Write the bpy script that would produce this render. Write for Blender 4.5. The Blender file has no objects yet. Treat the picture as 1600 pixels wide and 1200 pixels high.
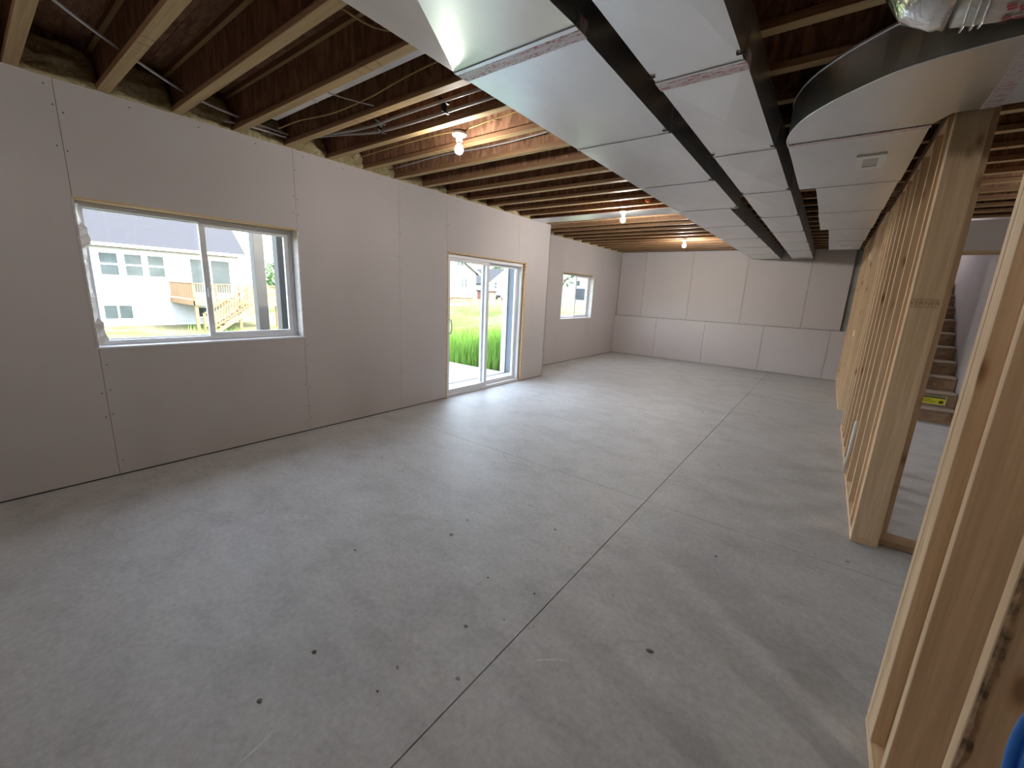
import bpy, bmesh, math, random
from mathutils import Vector, Matrix, noise
random.seed(7)
S = bpy.context.scene
COL = S.collection

# ------------------------------------------------------------------ camera
cam_d = bpy.data.cameras.new('camera'); cam = bpy.data.objects.new('camera', cam_d); COL.objects.link(cam)
CR = Vector((0.7940293, 0.6061865, 0.0453362)); CU = Vector((-0.1667428, 0.1454774, 0.9752093)); CF = Vector((-0.5845633, 0.7819043, -0.2165905))
cam.matrix_world = Matrix(((CR.x, CU.x, -CF.x, 4.2040), (CR.y, CU.y, -CF.y, 0.0), (CR.z, CU.z, -CF.z, 1.5363), (0, 0, 0, 1)))
cam_d.sensor_fit = 'HORIZONTAL'; cam_d.sensor_width = 36.0; cam_d.lens = 14.42945
cam_d.clip_start = 0.02; cam_d.clip_end = 600
S.camera = cam

# ------------------------------------------------------------------ view, sky, sun
S.view_settings.view_transform = 'Standard'; S.view_settings.look = 'None'
S.view_settings.gamma = 1.0; S.view_settings.use_curve_mapping = False
S.view_settings.exposure = 1.75
SKY = 0.88; SUN = 2.4; BULB = 590.0
W = bpy.data.worlds.new('sky'); S.world = W; W.use_nodes = True
wn = W.node_tree.nodes; wl = W.node_tree.links; wn.clear()
sky = wn.new('ShaderNodeTexSky'); sky.sky_type = 'NISHITA'; sky.sun_disc = False
sky.sun_elevation = math.radians(50); sky.sun_rotation = math.radians(52); sky.air_density = 1.0; sky.dust_density = 2.5; sky.ozone_density = 1.0
hz = wn.new('ShaderNodeHueSaturation'); hz.inputs['Saturation'].default_value = 0.55
bg = wn.new('ShaderNodeBackground'); bg.inputs['Strength'].default_value = SKY
wo = wn.new('ShaderNodeOutputWorld')
wl.new(sky.outputs[0], hz.inputs['Color']); wl.new(hz.outputs[0], bg.inputs['Color']); wl.new(bg.outputs[0], wo.inputs['Surface'])
sd = bpy.data.lights.new('sun', 'SUN'); sd.energy = SUN; sd.angle = math.radians(0.6); sd.color = (1.0, 0.95, 0.87)
so = bpy.data.objects.new('sun', sd); COL.objects.link(so)
so.rotation_euler = Vector((0.55, 0.42, 0.9)).to_track_quat('Z', 'Y').to_euler()
S.cycles.use_denoising = True
S.cycles.max_bounces = 10; S.cycles.diffuse_bounces = 6; S.cycles.glossy_bounces = 4; S.cycles.transparent_max_bounces = 12
S.cycles.sample_clamp_indirect = 6.0; S.cycles.caustics_reflective = False; S.cycles.caustics_refractive = False

# ------------------------------------------------------------------ material helpers
class NT:
    def __init__(s, name, rough=0.6, metal=0.0, spec=0.5):
        s.m = bpy.data.materials.new(name); s.m.use_nodes = True
        s.n = s.m.node_tree.nodes; s.l = s.m.node_tree.links
        s.b = s.n['Principled BSDF']; s.out = s.n['Material Output']
        s.b.inputs['Roughness'].default_value = rough; s.b.inputs['Metallic'].default_value = metal
        s.b.inputs['Specular IOR Level'].default_value = spec
    def node(s, t, **k):
        o = s.n.new(t)
        for a, v in k.items():
            if a in o.bl_rna.properties: setattr(o, a, v)
            else: o.inputs[a.replace('_', ' ')].default_value = v
        return o
    def coords(s, scale=(1, 1, 1), rnd=True):
        tc = s.node('ShaderNodeTexCoord'); mp = s.node('ShaderNodeMapping'); mp.inputs['Scale'].default_value = scale
        if rnd:
            oi = s.node('ShaderNodeObjectInfo'); mu = s.node('ShaderNodeMath', operation='MULTIPLY'); mu.inputs[1].default_value = 37.0
            s.l.new(oi.outputs['Random'], mu.inputs[0])
            cx = s.node('ShaderNodeCombineXYZ')
            for i in range(3): s.l.new(mu.outputs[0], cx.inputs[i])
            ad = s.node('ShaderNodeVectorMath', operation='ADD'); s.l.new(tc.outputs['Object'], ad.inputs[0]); s.l.new(cx.outputs[0], ad.inputs[1])
            s.l.new(ad.outputs[0], mp.inputs['Vector'])
        else: s.l.new(tc.outputs['Object'], mp.inputs['Vector'])
        return mp.outputs[0]
    def noise(s, vec, scale=5, detail=4, rough=0.6, dist=0.0):
        n = s.node('ShaderNodeTexNoise'); n.inputs['Scale'].default_value = scale; n.inputs['Detail'].default_value = detail
        n.inputs['Roughness'].default_value = rough; n.inputs['Distortion'].default_value = dist
        s.l.new(vec, n.inputs['Vector']); return n.outputs['Fac']
    def ramp(s, fac, stops):
        r = s.node('ShaderNodeValToRGB'); e = r.color_ramp.elements
        while len(e) < len(stops): e.new(0.5)
        for i, (p, c) in enumerate(stops): e[i].position = p; e[i].color = (c[0], c[1], c[2], 1)
        s.l.new(fac, r.inputs[0]); return r.outputs[0]
    def mix(s, a, b, fac, mode='MIX'):
        m = s.node('ShaderNodeMix', data_type='RGBA', blend_type=mode)
        if isinstance(fac, (int, float)): m.inputs[0].default_value = fac
        else: s.l.new(fac, m.inputs[0])
        for sock, v in ((m.inputs[6], a), (m.inputs[7], b)):
            if isinstance(v, tuple): sock.default_value = (v[0], v[1], v[2], 1)
            else: s.l.new(v, sock)
        return m.outputs[2]
    def color(s, c):
        if isinstance(c, tuple): s.b.inputs['Base Color'].default_value = (c[0], c[1], c[2], 1)
        else: s.l.new(c, s.b.inputs['Base Color'])
        return s
    def bump(s, h, strength=0.2, dist=0.01):
        b = s.node('ShaderNodeBump'); b.inputs['Strength'].default_value = strength; b.inputs['Distance'].default_value = dist
        s.l.new(h, b.inputs['Height']); s.l.new(b.outputs[0], s.b.inputs['Normal']); return s
    def rough(s, fac, lo, hi):
        m = s.node('ShaderNodeMapRange'); m.inputs['To Min'].default_value = lo; m.inputs['To Max'].default_value = hi
        s.l.new(fac, m.inputs['Value']); s.l.new(m.outputs[0], s.b.inputs['Roughness']); return s

M = {}
def plain(name, c, rough=0.6, metal=0.0, var=0.06, scale=6.0):
    t = NT(name, rough, metal); v = t.coords(); n = t.noise(v, scale, 3)
    lo = tuple(max(0, x * (1 - var * 2)) for x in c); hi = tuple(min(1, x * (1 + var * 2)) for x in c)
    t.color(t.ramp(n, [(0.3, lo), (0.7, hi)])); M[name] = t.m; return t

# drywall paper
t = NT('drywall', 0.85, 0, 0.25); v = t.coords((1, 1, 1)); n = t.noise(v, 1.3, 4, 0.6); n2 = t.noise(v, 60, 2)
t.color(t.mix(t.ramp(n, [(0.3, (0.51, 0.47, 0.465)), (0.7, (0.56, 0.52, 0.512))]), (0.54, 0.50, 0.495), 0.4)); t.bump(n2, 0.05, 0.002); M['drywall'] = t.m
# concrete
t = NT('concrete', 0.6, 0, 0.45); v = t.coords((1, 1, 1), False)
n1 = t.noise(v, 0.55, 5, 0.6); n2 = t.noise(v, 4.2, 9, 0.74, 0.25); n3 = t.noise(v, 34, 4, 0.7); n4 = t.noise(t.coords((1.0, 1.6, 1), False), 1.9, 7, 0.72, 0.3)
c = t.ramp(n1, [(0.3, (0.44, 0.42, 0.40)), (0.7, (0.55, 0.545, 0.545))])
c = t.mix(c, t.ramp(n2, [(0.25, (0.38, 0.365, 0.35)), (0.5, (0.50, 0.495, 0.495)), (0.75, (0.60, 0.595, 0.595))]), 0.55)
c = t.mix(c, t.ramp(n4, [(0.36, (0.66, 0.65, 0.64)), (0.52, (1, 1, 1)), (0.70, (1.12, 1.12, 1.12))]), 0.42, 'MULTIPLY')
sp = t.ramp(t.noise(v, 11, 3, 0.5), [(0.235, (0.32, 0.30, 0.28)), (0.27, (1, 1, 1))])
c = t.mix(c, sp, 0.8, 'MULTIPLY')
c = t.mix(c, t.ramp(n3, [(0.3, (0.80, 0.80, 0.80)), (0.7, (1.10, 1.10, 1.10))]), 0.8, 'MULTIPLY')
t.color(c); t.rough(n2, 0.42, 0.68); t.bump(n3, 0.10, 0.003); M['concrete'] = t.m
plain('scuff', (0.60, 0.60, 0.59), 0.8, 0, 0.1, 40)
plain('scuff_dark', (0.36, 0.355, 0.35), 0.8, 0, 0.1, 40)
plain('crumb', (0.17, 0.16, 0.145), 0.9)
plain('joint_dark', (0.055, 0.05, 0.048), 0.9)
t = plain('wall_concrete', (0.34, 0.34, 0.315), 0.9, 0, 0.1, 2.0)
# oriented strand board
def osb(name, dark, mid, light, sx):
    t = NT(name, 0.75, 0, 0.3); v = t.coords(sx)
    vo = t.node('ShaderNodeTexVoronoi'); vo.inputs['Scale'].default_value = 9; vo.inputs['Randomness'].default_value = 1.0; t.l.new(v, vo.inputs['Vector'])
    sep = t.node('ShaderNodeSeparateColor'); t.l.new(vo.outputs['Color'], sep.inputs[0])
    n = t.noise(v, 6, 6, 0.7, 1.0)
    c = t.ramp(sep.outputs[0], [(0.0, dark), (0.55, mid), (1.0, light)])
    c = t.mix(c, t.ramp(n, [(0.3, dark), (0.7, light)]), 0.5)
    t.color(c); t.bump(n, 0.25, 0.003); M[name] = t.m
osb('osb_web', (0.10, 0.043, 0.022), (0.20, 0.092, 0.048), (0.40, 0.225, 0.13), (4.2, 4.2, 1.0))
osb('osb_floor', (0.13, 0.06, 0.033), (0.24, 0.12, 0.068), (0.40, 0.235, 0.14), (0.9, 4.0, 1))
osb('osb_stair', (0.15, 0.085, 0.05), (0.25, 0.15, 0.09), (0.36, 0.24, 0.15), (1.2, 1.2, 2.5))
# sawn lumber: grain along an axis
def lumber(name, axis, dark, light, knots=True, lines=False):
    t = NT(name, 0.62, 0, 0.35); k = [26.0, 26.0, 26.0]; k['XYZ'.index(axis)] = 0.9
    v = t.coords(tuple(k)); n = t.noise(v, 1.0, 5, 0.62, 0.6); n2 = t.noise(v, 4.0, 3)
    c = t.ramp(n, [(0.28, dark), (0.72, light)])
    c = t.mix(c, t.ramp(n2, [(0.35, (0.86, 0.84, 0.80)), (0.65, (1.05, 1.05, 1.05))]), 0.6, 'MULTIPLY')
    if knots:
        kk = [9.0, 9.0, 9.0]; kk['XYZ'.index(axis)] = 3.2
        kv = t.coords(tuple(kk)); vo = t.node('ShaderNodeTexVoronoi'); vo.inputs['Scale'].default_value = 1.0; t.l.new(kv, vo.inputs['Vector'])
        c = t.mix(c, t.ramp(vo.outputs['Distance'], [(0.07, (0.28, 0.17, 0.10)), (0.15, (0.85, 0.72, 0.6)), (0.22, (1, 1, 1))]), 0.75, 'MULTIPLY')
    if lines:
        lk = [1.0, 1.0, 1.0]; lk['XYZ'.index(axis)] = 1.0
        wv = t.node('ShaderNodeTexWave', wave_type='BANDS', bands_direction=axis); wv.inputs['Scale'].default_value = 3.4; wv.inputs['Distortion'].default_value = 3.5; wv.inputs['Detail'].default_value = 3; wv.inputs['Detail Scale'].default_value = 1.4
        t.l.new(t.coords((1, 1, 1)), wv.inputs['Vector'])
        gate = t.ramp(t.noise(t.coords((1, 1, 1)), 1.1, 2), [(0.56, (0, 0, 0)), (0.64, (1, 1, 1))])
        ln = t.ramp(wv.outputs['Fac'], [(0.02, (0.5, 0.42, 0.33)), (0.07, (1, 1, 1))])
        ln = t.mix((1, 1, 1), ln, gate)
        c = t.mix(c, ln, 0.85, 'MULTIPLY')
    t.color(c); t.bump(n, 0.08, 0.002); M[name] = t.m
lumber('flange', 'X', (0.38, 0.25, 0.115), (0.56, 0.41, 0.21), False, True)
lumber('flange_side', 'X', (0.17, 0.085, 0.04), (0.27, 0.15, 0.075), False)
lumber('stud', 'Z', (0.62, 0.425, 0.25), (0.84, 0.615, 0.40))
lumber('plate_y', 'Y', (0.62, 0.425, 0.25), (0.84, 0.615, 0.40))
lumber('plate_x', 'X', (0.38, 0.26, 0.15), (0.56, 0.40, 0.25))
lumber('jamb', 'Y', (0.52, 0.36, 0.19), (0.72, 0.54, 0.33), False)
lumber('deck_wood', 'Y', (0.20, 0.115, 0.05), (0.29, 0.175, 0.085), False)
t = plain('bark', (0.30, 0.19, 0.105), 0.95, 0, 0.35, 30)
lumber('tread_board', 'X', (0.30, 0.24, 0.19), (0.42, 0.35, 0.28), False)
# fibreglass
t = NT('fibreglass', 0.95, 0, 0.1); v = t.coords(); n = t.noise(v, 16, 6, 0.7, 1.5)
t.color(t.ramp(n, [(0.3, (0.30, 0.23, 0.11)), (0.5, (0.52, 0.44, 0.25)), (0.72, (0.72, 0.66, 0.46))])); t.bump(n, 0.9, 0.02); M['fibreglass'] = t.m
# galvanised steel
def galv(name, c0, c1, r0, r1, sc=(1.0, 0.35, 1.0)):
    t = NT(name, 0.35, 1.0); v = t.coords(sc); n = t.noise(v, 2.4, 5, 0.6, 0.6); n2 = t.noise(v, 1.1, 2, 0.5)
    t.color(t.ramp(n, [(0.3, c0), (0.7, c1)])); t.rough(n, r0, r1); t.bump(n2, 0.25, 0.02); M[name] = t.m
galv('galvanised', (0.68, 0.71, 0.73), (0.80, 0.82, 0.84), 0.285, 0.36)
galv('galvanised_dull', (0.66, 0.68, 0.70), (0.78, 0.80, 0.81), 0.29, 0.4)
plain('dark_steel', (0.05, 0.05, 0.05), 0.5, 0.8)
t = NT('foil', 0.22, 1.0); v = t.coords(); n = t.noise(v, 9, 4, 0.6, 1.0); t.color((0.80, 0.80, 0.79)); t.bump(n, 0.6, 0.02); M['foil'] = t.m
t = NT('foil_wrap', 0.42, 0.65); v = t.coords(); n = t.noise(v, 5, 4, 0.6, 1.0); t.color((0.62, 0.58, 0.53)); t.bump(n, 0.5, 0.03); M['foil_wrap'] = t.m
# printed foil tape: rows of red print along X
t = NT('printed_tape', 0.4, 0.45); v = t.coords((46, 170, 46)); n = t.noise(v, 1.0, 1, 0.5)
v2 = t.coords((7, 90, 7)); nb = t.noise(v2, 1.0, 0)
ink = t.ramp(n, [(0.50, (0, 0, 0)), (0.56, (1, 1, 1))]); gate = t.ramp(nb, [(0.44, (0, 0, 0)), (0.52, (1, 1, 1))])
f = t.mix(ink, gate, 1.0, 'MULTIPLY'); t.color(t.mix((0.66, 0.62, 0.63), (0.46, 0.17, 0.20), f)); M['printed_tape'] = t.m
plain('red_ink', (0.42, 0.07, 0.08), 0.7)
plain('dark_ink', (0.30, 0.19, 0.105), 0.9)
plain('vinyl', (0.74, 0.74, 0.76), 0.35, 0, 0.02)
plain('white_plastic', (0.80, 0.80, 0.79), 0.35, 0, 0.02)
plain('grey_pipe', (0.33, 0.31, 0.30), 0.4, 0, 0.03)
plain('white_cable', (0.66, 0.62, 0.60), 0.45, 0, 0.03)
plain('yellow_cable', (0.42, 0.29, 0.10), 0.5, 0, 0.05)
plain('black_plastic', (0.02, 0.02, 0.02), 0.5)
plain('blue_plastic', (0.03, 0.20, 0.65), 0.3, 0, 0.03)
plain('orange_plastic', (0.70, 0.20, 0.04), 0.4)
plain('wrap_film', (0.60, 0.56, 0.55), 0.45, 0, 0.08, 30)
plain('sticker_yellow', (0.62, 0.56, 0.02), 0.5, 0, 0.03)
plain('sticker_white', (0.75, 0.74, 0.68), 0.5)
plain('sticker_black', (0.05, 0.045, 0.01), 0.5)
plain('siding', (0.36, 0.37, 0.385), 0.6, 0, 0.02)
plain('garage_grey', (0.030, 0.034, 0.040), 0.6, 0, 0.03)
plain('siding_grey', (0.13, 0.15, 0.18), 0.6, 0, 0.03)
plain('trim_white', (0.78, 0.78, 0.77), 0.5, 0, 0.02)
plain('shingle', (0.018, 0.018, 0.024), 0.9, 0, 0.12, 14)
plain('far_glass', (0.045, 0.056, 0.058), 0.1, 0, 0.1, 1).b.inputs['Specular IOR Level'].default_value = 0.15
plain('patio_concrete', (0.50, 0.50, 0.50), 0.8, 0, 0.04)
plain('post_paint', (0.10, 0.092, 0.085), 0.7, 0, 0.04)
plain('car_paint', (0.05, 0.055, 0.06), 0.3)
plain('brick_red', (0.20, 0.07, 0.045), 0.8)
plain('leaf', (0.07, 0.14, 0.04), 0.7, 0, 0.3, 3)
plain('trunk', (0.12, 0.09, 0.06), 0.9)
t = NT('ground', 0.95, 0, 0.1); v = t.coords((1, 1, 1), False); n = t.noise(v, 0.22, 6, 0.65, 0.4); n2 = t.noise(v, 3, 5, 0.7)
c = t.ramp(n, [(0.36, (0.05, 0.08, 0.02)), (0.46, (0.075, 0.095, 0.03)), (0.56, (0.14, 0.12, 0.07)), (0.7, (0.17, 0.145, 0.09))])
t.color(t.mix(c, t.ramp(n2, [(0.3, (0.7, 0.75, 0.65)), (0.7, (1.15, 1.15, 1.1))]), 0.7, 'MULTIPLY')); M['ground'] = t.m
t = NT('grass', 0.7, 0, 0.2); v = t.coords((1, 1, 1), False); n = t.noise(v, 1.5, 3)
t.color(t.ramp(n, [(0.3, (0.11, 0.24, 0.03)), (0.7, (0.20, 0.34, 0.06))])); M['grass'] = t.m
# pane: clear glass that lets light through
t = NT('glass', 0.0); tr = t.node('ShaderNodeBsdfTransparent'); gl = t.node('ShaderNodeBsdfGlossy'); gl.inputs['Roughness'].default_value = 0.0
tr.inputs[0].default_value = (0.96, 0.985, 0.975, 1)
lw = t.node('ShaderNodeLayerWeight'); pw = t.node('ShaderNodeMath', operation='POWER'); pw.inputs[1].default_value = 5.0; t.l.new(lw.outputs['Facing'], pw.inputs[0])
fr = t.node('ShaderNodeMapRange'); fr.inputs['To Min'].default_value = 0.025; fr.inputs['To Max'].default_value = 0.6; t.l.new(pw.outputs[0], fr.inputs['Value']); mx = t.node('ShaderNodeMixShader')
t.l.new(fr.outputs[0], mx.inputs[0]); t.l.new(tr.outputs[0], mx.inputs[1]); t.l.new(gl.outputs[0], mx.inputs[2]); t.l.new(mx.outputs[0], t.out.inputs['Surface']); M['glass'] = t.m
# bulb glow, set per lamp to balance the light in the room
for nm, k in (('lit_bulb_low', 0.38), ('lit_bulb', 1.0), ('lit_bulb_fill', 0.27), ('lit_bulb_dim', 0.30)):
    t = NT(nm, 0.4); t.b.inputs['Emission Color'].default_value = (1.0, 0.945, 0.875, 1); t.b.inputs['Emission Strength'].default_value = BULB * k; t.color((0.9, 0.9, 0.9)); M[nm] = t.m

# ------------------------------------------------------------------ mesh helpers
WL = {}
def link(name, data, parent=None, loc=(0, 0, 0), rot=None):
    o = bpy.data.objects.new(name, data); COL.objects.link(o)
    loc = Vector(loc)
    if parent is not None:
        o.parent = parent; o.location = loc - WL[parent]
    else: o.location = loc
    if rot: o.rotation_euler = rot
    WL[o] = loc.copy(); return o
def tag(o, label=None, cat=None, group=None, kind=None):
    if label: o['label'] = label
    if cat: o['category'] = cat
    if group: o['group'] = group
    if kind: o['kind'] = kind
    return o
def empty(name, loc=(0, 0, 0)): return link(name, None, None, loc)
def struct(name, label, cat, loc=(0, 0, 0)): return tag(empty(name, loc), label, cat, None, 'structure')
def finish(bm, mat, name='mesh', smooth=False):
    me = bpy.data.meshes.new(name); bmesh.ops.recalc_face_normals(bm, faces=bm.faces); bm.to_mesh(me); bm.free()
    if mat: me.materials.append(M[mat] if isinstance(mat, str) else mat)
    if smooth: me.polygons.foreach_set('use_smooth', [True] * len(me.polygons))
    return me
def abox(bm, x0, x1, y0, y1, z0, z1, bev=0.0):
    r = bmesh.ops.create_cube(bm, size=1.0)
    vs = r['verts']
    for v in vs: v.co = Vector((x0 + (v.co.x + .5) * (x1 - x0), y0 + (v.co.y + .5) * (y1 - y0), z0 + (v.co.z + .5) * (z1 - z0)))
    if bev:
        es = list({e for v in vs for e in v.link_edges}); bmesh.ops.bevel(bm, geom=es, offset=bev, segments=1, affect='EDGES')
def boxmesh(dx, dy, dz, mat, bev=0.0, name='box'):
    bm = bmesh.new(); abox(bm, 0, dx, 0, dy, 0, dz, bev); return finish(bm, mat, name)
def box(name, b, mat, parent=None, bev=0.0):
    """a box x0,x1,y0,y1,z0,z1 with its origin at its low corner"""
    return link(name, boxmesh(b[1] - b[0], b[3] - b[2], b[5] - b[4], mat, bev, name), parent, (b[0], b[2], b[4]))
def boxes(name, bl, mat, parent=None, bev=0.0):
    o = Vector((min(b[0] for b in bl), min(b[2] for b in bl), min(b[4] for b in bl))); bm = bmesh.new()
    for b in bl: abox(bm, b[0] - o.x, b[1] - o.x, b[2] - o.y, b[3] - o.y, b[4] - o.z, b[5] - o.z, bev)
    return link(name, finish(bm, mat, name), parent, o)
def tube_bm(bm, pts, r, seg=10, caps=True):
    pts = [Vector(p) for p in pts]; rings = []; n = len(pts)
    for i, p in enumerate(pts):
        d = (pts[min(i + 1, n - 1)] - pts[max(i - 1, 0)]).normalized()
        a = d.orthogonal().normalized() if i == 0 else (prev - d * prev.dot(d)).normalized()
        prev = a; b = d.cross(a); rr = r[i] if isinstance(r, (list, tuple)) else r
        rings.append([bm.verts.new(p + (a * math.cos(2 * math.pi * k / seg) + b * math.sin(2 * math.pi * k / seg)) * rr) for k in range(seg)])
    for i in range(n - 1):
        for k in range(seg): bm.faces.new((rings[i][k], rings[i][(k + 1) % seg], rings[i + 1][(k + 1) % seg], rings[i + 1][k]))
    if caps: bm.faces.new(rings[0][::-1]); bm.faces.new(rings[-1])
def spline(pts, n=8):
    pts = [Vector(p) for p in pts]; out = []
    P = [pts[0] * 2 - pts[1]] + pts + [pts[-1] * 2 - pts[-2]]
    for i in range(1, len(P) - 2):
        for k in range(n):
            t = k / n; a, b, c, d = P[i - 1], P[i], P[i + 1], P[i + 2]
            out.append(0.5 * (2 * b + (c - a) * t + (2 * a - 5 * b + 4 * c - d) * t * t + (3 * b - a - 3 * c + d) * t ** 3))
    out.append(pts[-1]); return out
def tube(name, pts, r, mat, parent=None, seg=10, smooth_n=0):
    if smooth_n: pts = spline(pts, smooth_n)
    o = Vector(pts[0]); bm = bmesh.new(); tube_bm(bm, [Vector(p) - o for p in pts], r, seg)
    return link(name, finish(bm, mat, name, True), parent, o)
def lathe(name, prof, mat, parent=None, loc=(0, 0, 0), seg=24):
    bm = bmesh.new(); rings = []
    for r, z in prof:
        if r < 1e-6: rings.append([bm.verts.new((0, 0, z))])
        else: rings.append([bm.verts.new((r * math.cos(2 * math.pi * k / seg), r * math.sin(2 * math.pi * k / seg), z)) for k in range(seg)])
    for a, b in zip(rings, rings[1:]):
        for k in range(seg):
            f = [a[k % len(a)], a[(k + 1) % len(a)], b[(k + 1) % len(b)], b[k % len(b)]]
            f = list(dict.fromkeys(f))
            if len(f) > 2: bm.faces.new(f)
    return link(name, finish(bm, mat, name, True), parent, loc)
def poly(name, verts, faces, mat, parent=None, loc=(0, 0, 0), smooth=False):
    o = Vector(loc); bm = bmesh.new(); vs = [bm.verts.new(Vector(v) - o) for v in verts]
    for f in faces: bm.faces.new([vs[i] for i in f])
    return link(name, finish(bm, mat, name, smooth), parent, loc)

H = 2.75          # underside of the joists
JD = 0.302        # joist depth
YB = 11.16        # lower face of back wall
XL2 = -0.614      # recessed part of left wall
YC = 6.576        # corner where the wall steps back
XR = 4.574        # left face of stud partition
YN, XE = -2.6, 8.2

# ================================================================== FLOOR
floor = struct('floor', 'grey concrete slab floor with saw-cut control joints', 'floor', (0, 0, -0.1))
box('slab_bed', (-0.75, XE, YN, 13.2, -0.1, -0.02), 'joint_dark', floor)
jx, jy, g = 3.3125, 3.011, 0.0028
for (x0, x1) in ((XL2 - 0.02, jx - g), (jx + g, XE)):
    for (y0, y1) in ((YN, jy - g * .7), (jy + g * .7, 11.4)):
        # keep floor material in world space: mesh origin at world origin
        bm = bmesh.new(); abox(bm, x0, x1, y0, y1, -0.02, 0.0); link('concrete_slab', finish(bm, 'concrete'), floor, (0, 0, 0))
for ctr, r, a0, a1, w_, mat in (((2.62, .33), .30, -.05, .55, .006, 'scuff'), ((2.0, 2.2), .75, .9, 1.9, .004, 'scuff_dark'), ((2.3, 3.3), .5, 3.6, 4.6, .004, 'scuff_dark'), ((3.75, 1.0), .4, 2.0, 2.5, .004, 'scuff'), ((1.6, 3.2), .35, .2, 1.1, .004, 'scuff_dark')):
    nn = 14; vv = []
    for i in range(nn + 1):
        a = a0 + (a1 - a0) * i / nn; ww = w_ * math.sin(math.pi * (i + .3) / (nn + .6))
        for q in (-1, 1): vv.append((ctr[0] + (r + q * ww) * math.cos(a), ctr[1] + (r + q * ww) * math.sin(a), .0006))
    poly('scuff_mark', vv, [(2 * i, 2 * i + 1, 2 * i + 3, 2 * i + 2) for i in range(nn)], mat, floor, (ctr[0], ctr[1], .0006))
bits = [(2.508, 1.69, .022), (2.467, 1.883, .01), (2.698, 0.694, .016), (3.254, .995, .014), (3.819, 1.636, .02), (2.987, 2.187, .013), (3.092, 1.212, .016), (2.751, .455, .016),
        (3.054, .758, .008), (3.544, 1.859, .01), (2.955, 1.533, .008), (3.22, 1.598, .007), (3.208, 1.356, .007), (2.2, 1.2, .01), (3.9, 2.6, .012), (3.6, 4.2, .014), (2.6, 4.6, .012), (3.0, 6.2, .014), (4.55, 3.1, .018)]
for i, (x, y, r) in enumerate(bits):
    bm = bmesh.new(); vs = [bm.verts.new((r * (0.6 + 0.5 * random.random()) * math.cos(a), r * .7 * (0.6 + .6 * random.random()) * math.sin(a), 0)) for a in [k * math.pi / 4 for k in range(8)]]
    top = bm.verts.new((0, 0, 0.004 + r * .15)); [bm.faces.new((vs[k], vs[(k + 1) % 8], top)) for k in range(8)]; bm.faces.new(vs[::-1])
    tag(link('debris_crumb', finish(bm, 'scuff_dark' if i % 3 == 0 else 'crumb'), None, (x, y, 0.0005)), 'small crumb of dried debris lying on the concrete floor', 'debris', 'crumbs of debris on the floor')

# ================================================================== WALLS (drywall sheets are pieces)
def sheet(parent, b): return box('drywall_panel', b, 'drywall', parent)
def screws(parent, pts):
    bm = bmesh.new()
    for p, ax in pts:
        n = 6; p = Vector(p)
        u, w = ((Vector((0, 1, 0)), Vector((0, 0, 1))) if ax == 'X' else (Vector((1, 0, 0)), Vector((0, 0, 1))))
        vs = [bm.verts.new(p + (u * math.cos(2 * math.pi * k / n) + w * math.sin(2 * math.pi * k / n)) * 0.005) for k in range(n)]; bm.faces.new(vs)
    o = link('screw_heads', finish(bm, 'joint_dark'), parent, (0, 0, 0)); o['kind'] = 'stuff'; return o
wl_ = struct('wall_left', 'long grey drywall wall with sliding door and wide window', 'wall')
T = 0.0127
WIN = (0.545, 2.062, 0.995, 2.042); DOOR = (4.04, 5.885, 0.0, 2.045)
def backing(name, X0, X1, y0, y1, ops, mat, parent, z1=H + 0.002):
    bl = []; y = y0
    for (a, b, c, d) in ops:
        bl.append((X0, X1, y, a, 0, z1)); bl.append((X0, X1, a, b, d, z1))
        if c > 0: bl.append((X0, X1, a, b, 0, c))
        y = b
    bl.append((X0, X1, y, y1, 0, z1)); return boxes(name, bl, mat, parent)
backing('wall_core', -0.19, -T - .001, YN, YC, [WIN, DOOR], 'joint_dark', wl_)
backing('exterior_siding', -0.21, -0.191, YN, YC - .1, [WIN, DOOR], 'siding_grey', wl_)
gp = 0.0025
zt = H
for (a, b, c, d) in ((YN, -1.88, .012, zt), (-1.88, -0.66, .012, zt), (-0.66, 0.552, .012, zt), (0.552, 2.055, WIN[3], zt), (0.552, 2.055, .012, WIN[2]), (2.055, 3.254, .012, zt),
                     (3.254, 4.04, .012, zt), (4.04, 5.637, DOOR[3], zt), (5.637, 5.885, DOOR[3], zt), (5.885, YC, .012, zt)):
    sheet(wl_, (-T, 0.0, a + (0 if a == 5.885 else gp * .5), b - (0 if b == 5.885 else gp * .5), c, d))
pts = []
for y in (0.552, 2.055, 3.254, 4.04):
    for k in range(13):
        z = 0.1 + k * 0.205 + random.uniform(-.03, .03)
        if y in (0.552, 2.055) and 0.93 < z < 2.1: continue
        if y == 4.04 and z < 2.1: continue
        for s in (-1, 1):
            if random.random() < .8: pts.append(((0.0006, y + s * random.uniform(.015, .03), z + random.uniform(-.02, .02)), 'X'))
for k in range(16): pts.append(((0.0006, 0.1 + k * .41, H - .05), 'X'))
screws(wl_, pts)
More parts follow.
